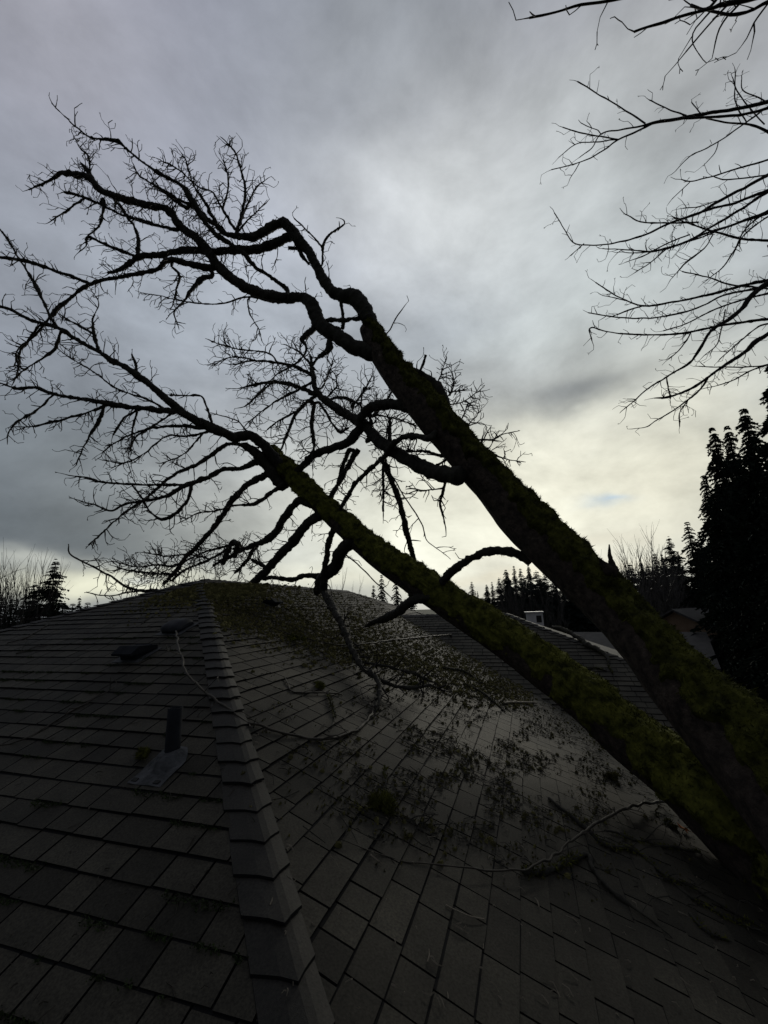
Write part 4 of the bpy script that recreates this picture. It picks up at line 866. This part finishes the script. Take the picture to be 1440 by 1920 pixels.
# ------------------------------------------------------------------ background
def conifer_mesh(seed, levels=46, per=7, width=.2, sprays=9, droop=.25, ragged=.4, name='conifer', mat=None, root=None, H=1.0, top_bare=.0):
    """unit-height conifer: whorls of drooping boughs clothed in short sprays"""
    r = random.Random(seed); V = []; tri = []
    for i in range(levels):
        t = (i+r.random())/levels; h = .06+.94*t; R = width*(1-t)**.8*(.75+.25*math.sin(seed+i*.7))+.006
        if t < .12: R *= .7
        for j in range(per):
            a = r.uniform(0, 2*math.pi); L = R*r.uniform(1-ragged, 1.12); dx, dy = math.cos(a), math.sin(a); n = max(3, int(sprays*(L/width)**.6)+1)
            for s in range(n):
                f = (s+.5+r.uniform(-.3, .3))/n; x, y = dx*L*f, dy*L*f; z = h-droop*L*f*f*1.6+.25*L*f*(1-f)
                for side in (-1, 1, 0):
                    sl_ = (SPR[0]*L*(1-.55*f)+.008)*r.uniform(.6, 1.2); b = a+side*r.uniform(.6, 1.1); ex, ey = math.cos(b), math.sin(b); wd = sl_*.17
                    p0 = (x, y, z); zt = z-sl_*r.uniform(.1, .65)
                    V += [(x-ey*wd, y+ex*wd, z+wd*.3), (x+ey*wd, y-ex*wd, z-wd*.9), (x+ex*sl_, y+ey*sl_, zt)]
                    V += [(x, y, z+wd*.9), (x+ex*sl_*.6, y+ey*sl_*.6, z-sl_*.65), (x+ex*sl_*.75, y+ey*sl_*.75, zt+wd*.8)]
    V = np.array(V)*H; return V
def place_conifer(protoV, label, px, py, depth, wid=1.0, mat=m_conifer, group=None, rot=None, lean=0):
    top_ = P(px, py, depth); base = np.array([top_[0], top_[1], -6.2]); H = top_[2]+6.2
    root = empty('conifer', base); tag(root, label, 'tree', group)
    rot = rot if rot is not None else (px*1.37) % 6.28
    key = (id(protoV), mat.name)
    if key not in CACHE:
        mb = MB(); mb.add(protoV, t=np.arange(len(protoV)).reshape(-1, 3)); c = mb.build('crown', mat)
        mt = MB(); tube(mt, [(0, 0, 0, .016), (0, 0, .4, .011), (0, 0, .97, .002)], 7, .05); tr = mt.build('trunk', m_limb)
        CACHE[key] = (c.data, tr.data); bpy.data.objects.remove(c); bpy.data.objects.remove(tr)
    for nm, dt in zip(('crown', 'trunk'), CACHE[key]):
        o = bpy.data.objects.new(nm, dt); COL.objects.link(o); o.parent = root
    root.scale = (H*wid, H*wid, H); root.rotation_euler = (0, lean, rot)
    return root
CACHE = {}; SPR = [.3]
SPR[0] = .2; cA = conifer_mesh(1, 120, 11, .24, 21, .45, .45); SPR[0] = .27; cB = conifer_mesh(2, 85, 10, .20, 11, .5, .5); cC = conifer_mesh(3, 90, 6, .36, 13, .05, .65); cD = conifer_mesh(4, 85, 6, .2, 9, .45, .6)
RG = 'tall dark conifers at the right edge'
place_conifer(cA, 'tallest dark conifer filling the right edge of the picture', 1452, 668, 17, 1.1)
place_conifer(cA, 'dark conifer behind the tallest one at the very right edge', 1510, 650, 19, 1.0, rot=1.5)
place_conifer(cA, 'broad dark conifer in front of the tallest one low at the right edge', 1470, 780, 14, 1.3, rot=2.0)
place_conifer(cB, 'narrow pointed conifer, left one of the twin spires', 1334, 800, 26, .95)
place_conifer(cB, 'narrow pointed conifer, right one of the twin spires', 1362, 797, 27, .85, rot=1.1)
place_conifer(cB, 'dark conifer standing just right of the twin spires', 1392, 765, 25, 1.1, rot=3)
place_conifer(cD, 'lower slim conifer left of the twin spires', 1287, 976, 34, 1.15)
place_conifer(cB, 'bushy conifer at the foot of the twin spires', 1338, 915, 24, 1.35, rot=.5)
place_conifer(cB, 'shaggy conifer left of the bushy one under the twin spires', 1318, 890, 30, .9, rot=2.5)
place_conifer(cA, 'wide low conifer beside the brown house', 1400, 980, 17, 1.5, rot=4)
FR = 'conifers of the far wood on the right'
far = [(1310, 1000, 48), (1320, 1030, 46), (1253, 1008, 55), (1226, 1018, 58), (1200, 1035, 60), (1180, 1045, 62), (1270, 1030, 60), (1305, 1010, 55), (1150, 1060, 66), (1165, 1052, 70), (1240, 1040, 52), (1215, 1050, 50),
       (963, 1058, 70), (948, 1070, 72), (935, 1078, 72), (975, 1064, 68), (990, 1062, 70), (1005, 1066, 74), (922, 1090, 70), (912, 1100, 74), (1020, 1070, 70), (1035, 1075, 74), (1052, 1080, 72), (1075, 1080, 70), (1095, 1075, 72), (1120, 1070, 70), (1138, 1066, 66),
       (884, 1093, 80), (875, 1112, 90), (865, 1118, 90), (895, 1112, 84), (955, 1085, 62), (983, 1082, 60), (1012, 1088, 60), (1042, 1092, 60), (1068, 1096, 60)]
for i, (x, y, d) in enumerate(far):
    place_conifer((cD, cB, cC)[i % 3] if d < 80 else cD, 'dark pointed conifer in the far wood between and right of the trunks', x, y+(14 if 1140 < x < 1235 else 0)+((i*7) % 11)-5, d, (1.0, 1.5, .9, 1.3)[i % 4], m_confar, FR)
for i, (x, y, d) in enumerate(((715, 1076, 30), (742, 1078, 31), (770, 1088, 30), (700, 1096, 33))):
    place_conifer(cD, ('leftmost', 'second', 'third', 'lowest')[i]+' of the dark conifers seen just over the ridge behind the lower trunk', x, y, d, .9, m_conifer)
place_conifer(cC, 'dark spreading conifer on the left horizon', 106, 1048, 26, .95)
place_conifer(cC, 'small slanting conifer right of the spreading one on the left horizon', 150, 1118, 34, .55)
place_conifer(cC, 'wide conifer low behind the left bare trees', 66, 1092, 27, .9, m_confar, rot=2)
for i, (x, y) in enumerate(((25, 1122), (5, 1118), (45, 1125), (120, 1128), (137, 1130), (165, 1128), (-20, 1115))):
    place_conifer(cD, 'low dark evergreen bush along the left horizon', x, y, 24+i, 1.7, m_conifer, 'evergreen bushes along the left horizon')
def bare(label, px, py, depth, seed, spread=.35, stems=1, mat=m_fartwig, group=None, wid=1.0, dens=1.0, thick=1.0):
    top_ = P(px, py, depth); base = np.array([top_[0], top_[1], -6.2]); H = top_[2]+6.2; root = empty('bare_tree', base); tag(root, label, 'tree', group)
    r = random.Random(seed); out = []; tr = MB()
    def rec(p, d, L, rad, lvl):
        n = 6; pts = [np.r_[p, rad]]
        for i in range(n):
            d = unit(d+np.array([r.gauss(0, .07), r.gauss(0, .07), r.gauss(0, .05)+.03])); p = p+d*L/n; pts.append(np.r_[p, max(rad*(1-.8*(i+1)/n), .008*thick)])
            if lvl > 0 and i >= 1:
                for _ in range(int(1+r.random()*2*dens)):
                    s = unit(np.array([r.gauss(0, 1), r.gauss(0, 1), 0])); a = spread*r.uniform(.6, 1.5); rec(p, d*math.cos(a)+s*math.sin(a), L*r.uniform(.3, .55), rad*.4, lvl-1)
        out.append((lvl, np.array(pts)))
    for s in range(stems):
        a = r.uniform(0, 6.28); rr = (.04 if stems > 1 else 0)*H*wid*r.random()*2
        rec(np.array([base[0]+math.cos(a)*rr, base[1]+math.sin(a)*rr, -6.2]), unit(np.array([r.gauss(0, .06), r.gauss(0, .06), 1])), H*r.uniform(.8, 1.0), .011*H*thick, 3 if stems < 3 else 2)
    mz = max(p[:, 2].max() for _, p in out); kz = H/(mz+6.2)
    for _, p in out:
        p[:, 2] = -6.2+(p[:, 2]+6.2)*kz; p[:, 0] = base[0]+(p[:, 0]-base[0])*kz*wid; p[:, 1] = base[1]+(p[:, 1]-base[1])*kz*wid
    cr = MB()
    for lvl, p in out:
        tube(tr if lvl >= (3 if stems < 3 else 2) else cr, p, 5 if lvl > 1 else 3, cap=False)
    tr.build('trunk', mat, root); cr.build('crown', mat, root); return root
BR = 'bare trees of the far wood on the right'
bare('tall bare tree with fine upright twigs between the thick trunk and the right conifers', 1180, 972, 34, 1, .3, 5, thick=.8, dens=1.2)
bare('bare tree just left of the slim conifers behind the thick trunk', 1218, 985, 36, 2, .3, 5, thick=.8, dens=1.2)
bare('low bare tree crowding the snag on the thick trunk', 1152, 1000, 32, 3, .3, 4, thick=.8)
for i, (x, y, d) in enumerate(((948, 1082, 50), (962, 1078, 50), (975, 1086, 49), (1000, 1088, 52), (1020, 1090, 50), (1045, 1094, 50), (1250, 1050, 45), (1275, 1055, 42), (1235, 1060, 40))):
    bare('pale bare trunked tree in front of the far dark conifers', x, y, d, 30+i, .22, 2, group=BR, dens=.7)
bare('grey bare tree with a rounded crown on the left horizon', 45, 1012, 25, 11, .38, 7, dens=1.6, thick=.6, wid=.7)
bare('slender bare tree between the rounded crown and the spreading conifer', 78, 1020, 27, 12, .3, 6, dens=1.6, thick=.6, wid=.6)
bare('large bare tree cut by the left edge of the picture', -55, 990, 16, 13, .4, 2, thick=.5)
bare('short bare shrubby tree under the left horizon trees', 18, 1095, 18, 14, .2, 5, thick=.5)
bare('faint thin bare tree sticking up behind the peak of the roof', 385, 1012, 34, 15, .3, 3, thick=.45)
bare('small pair of thin bare stems above the ridge left of the lower trunk', 648, 1062, 40, 16, .15, 3, dens=.4, thick=.8)
bare('second faint bare tree behind the tangle on the peak', 350, 1040, 36, 17, .3, 3, thick=.45)

def gable_house(label, px, py, depth, L, Wd, eave_drop, rot, walls, roofm, pitch=.55, windows=True):
    t_ = P(px, py, depth); root = empty('house', (t_[0], t_[1], -6.2)); tag(root, label, 'house'); c, s = math.cos(rot), math.sin(rot)
    X = np.array([c, s, 0]); Y = np.array([-s, c, 0]); b = np.array([t_[0], t_[1], -6.2]); zr = t_[2]+6.2; ze = zr-Wd/2*pitch
    mb = MB(); box(mb, b, L-.8, Wd-.8, ze-.02, X, Y)
    v = [b+X*sx*(L/2-.4)+Y*0+np.array([0, 0, zr-.25]) for sx in (-1, 1)]
    for sx in (-1, 1):
        mb.add([b+X*sx*(L/2-.4)-Y*(Wd/2-.4)+np.array([0, 0, ze-.02]), b+X*sx*(L/2-.4)+Y*(Wd/2-.4)+np.array([0, 0, ze-.02]), b+X*sx*(L/2-.4)+np.array([0, 0, zr-.2])], t=[[0, 1, 2]])
    mb.build('wall', walls, root)
    mb = MB()
    for sy in (-1, 1):
        e0 = b+Y*sy*Wd/2+np.array([0, 0, ze]); rg = b+np.array([0, 0, zr])
        vv = [e0-X*L/2, e0+X*L/2, rg+X*L/2, rg-X*L/2]; vv += [q+np.array([0, 0, -.14]) for q in vv]
        mb.add(vv, [[0, 1, 2, 3], [7, 6, 5, 4], [0, 4, 5, 1], [1, 5, 6, 2], [3, 7, 4, 0]])
    mb.build('roof', roofm, root)
    if windows:
        for sx in (-.28, .1, .32):
            for sy in (-1, 1):
                wm = MB(); q = b+X*sx*L+Y*sy*(Wd/2-.36)+np.array([0, 0, ze-1.6]); box(wm, q, 1.1, .1, 1.1, X, Y); w = wm.build('window', m_white, root)
                wm = MB(); box(wm, q+Y*sy*.04+np.array([0, 0, .08]), .92, .1, .94, X, Y); wm.build('pane', m_glass, w)
    return root, b, X, Y, zr, ze
gable_house('brown house with a grey roof far off beside the big conifers', 1292, 1140, 30, 5.5, 6, 0, .9, m_wall, m_farroof)
gable_house('low brown garage in front of the brown house', 1304, 1188, 27, 2.4, 3, 0, .9, m_wall, m_farroof, .4, False)
nh = gable_house('neighbouring house with a long grey roof behind the wing', 1100, 1185, 26, 12, 8, 0, -.25, m_wall, m_farroof, .35)
gable_house('grey roofed house low at the right edge below the conifers', 1440, 1312, 15, 7, 6, 0, .2, m_wall, m_farroof, .3)
root = empty('dormer', P(1003, 1172, 19)); tag(root, 'small white box shaped rooftop structure with a dark opening beyond the wing ridge', 'rooftop structure')
c = P(1004, 1175, 19); mb = MB(); box(mb, c, .72, .8, .62); mb.build('wall', m_white, root)
mb = MB(); box(mb, c+np.array([0, 0, .62]), .82, .9, .05); mb.build('lid', m_white, root)
mb = MB(); box(mb, c+np.array([.18, -.40, .2]), .22, .04, .3); mb.build('opening', m_dark, root)
def car(px, py, depth, rot, label, mat):
    c = P(px, py, depth); root = empty('parked_car', c); tag(root, label, 'car', 'cars parked by the brown house')
    X = np.array([math.cos(rot), math.sin(rot), 0]); Y = np.array([-math.sin(rot), math.cos(rot), 0]); mb = MB()
    prof = [(-2.1, .35), (-2.1, .85), (-1.5, .95), (-.9, 1.4), (.6, 1.42), (1.2, .98), (2.1, .82), (2.1, .35)]
    v = [c+X*a+Y*s*.85*(.86 if h > 1.2 else 1)+np.array([0, 0, h]) for s in (-1, 1) for a, h in prof]; n = 8
    mb.add(v, [[j, (j+1) % n, n+(j+1) % n, n+j] for j in range(n)], [[0, j, j+1] for j in range(1, 7)]+[[8, 8+j+1, 8+j] for j in range(1, 7)]); mb.build('body', mat, root)
    for a in (-1.35, 1.35):
        for s in (-.8, .8):
            w = MB(); q = c+X*a+Y*s+np.array([0, 0, .34]); tube(w, [np.r_[q-Y*.1, .33], np.r_[q+Y*.1, .33]], 16); w.build('wheel', m_pipe, root)
    w = MB(); box(w, c+np.array([0, 0, 1.0])-X*.15, 2.0, 1.6, .33, X, Y, taper=.8); w.build('window', m_glass, root)
car(1318, 1222, 36, .4, 'pale car parked beside the low brown garage', m_car)
car(1298, 1216, 40, .4, 'farther pale car parked behind the first by the garage', m_white)
rd = MB(); q = P(1310, 1235, 36); rd.add([(q[0]-14, q[1]-8, -6.195), (q[0]+14, q[1]-8, -6.195), (q[0]+14, q[1]+14, -6.195), (q[0]-14, q[1]+14, -6.195)], [[0, 1, 2, 3]]); tag(rd.build('road', m_asphalt), kind='structure')
print('verts', sum(len(m.vertices) for m in bpy.data.meshes), 'objs', len(bpy.data.objects))
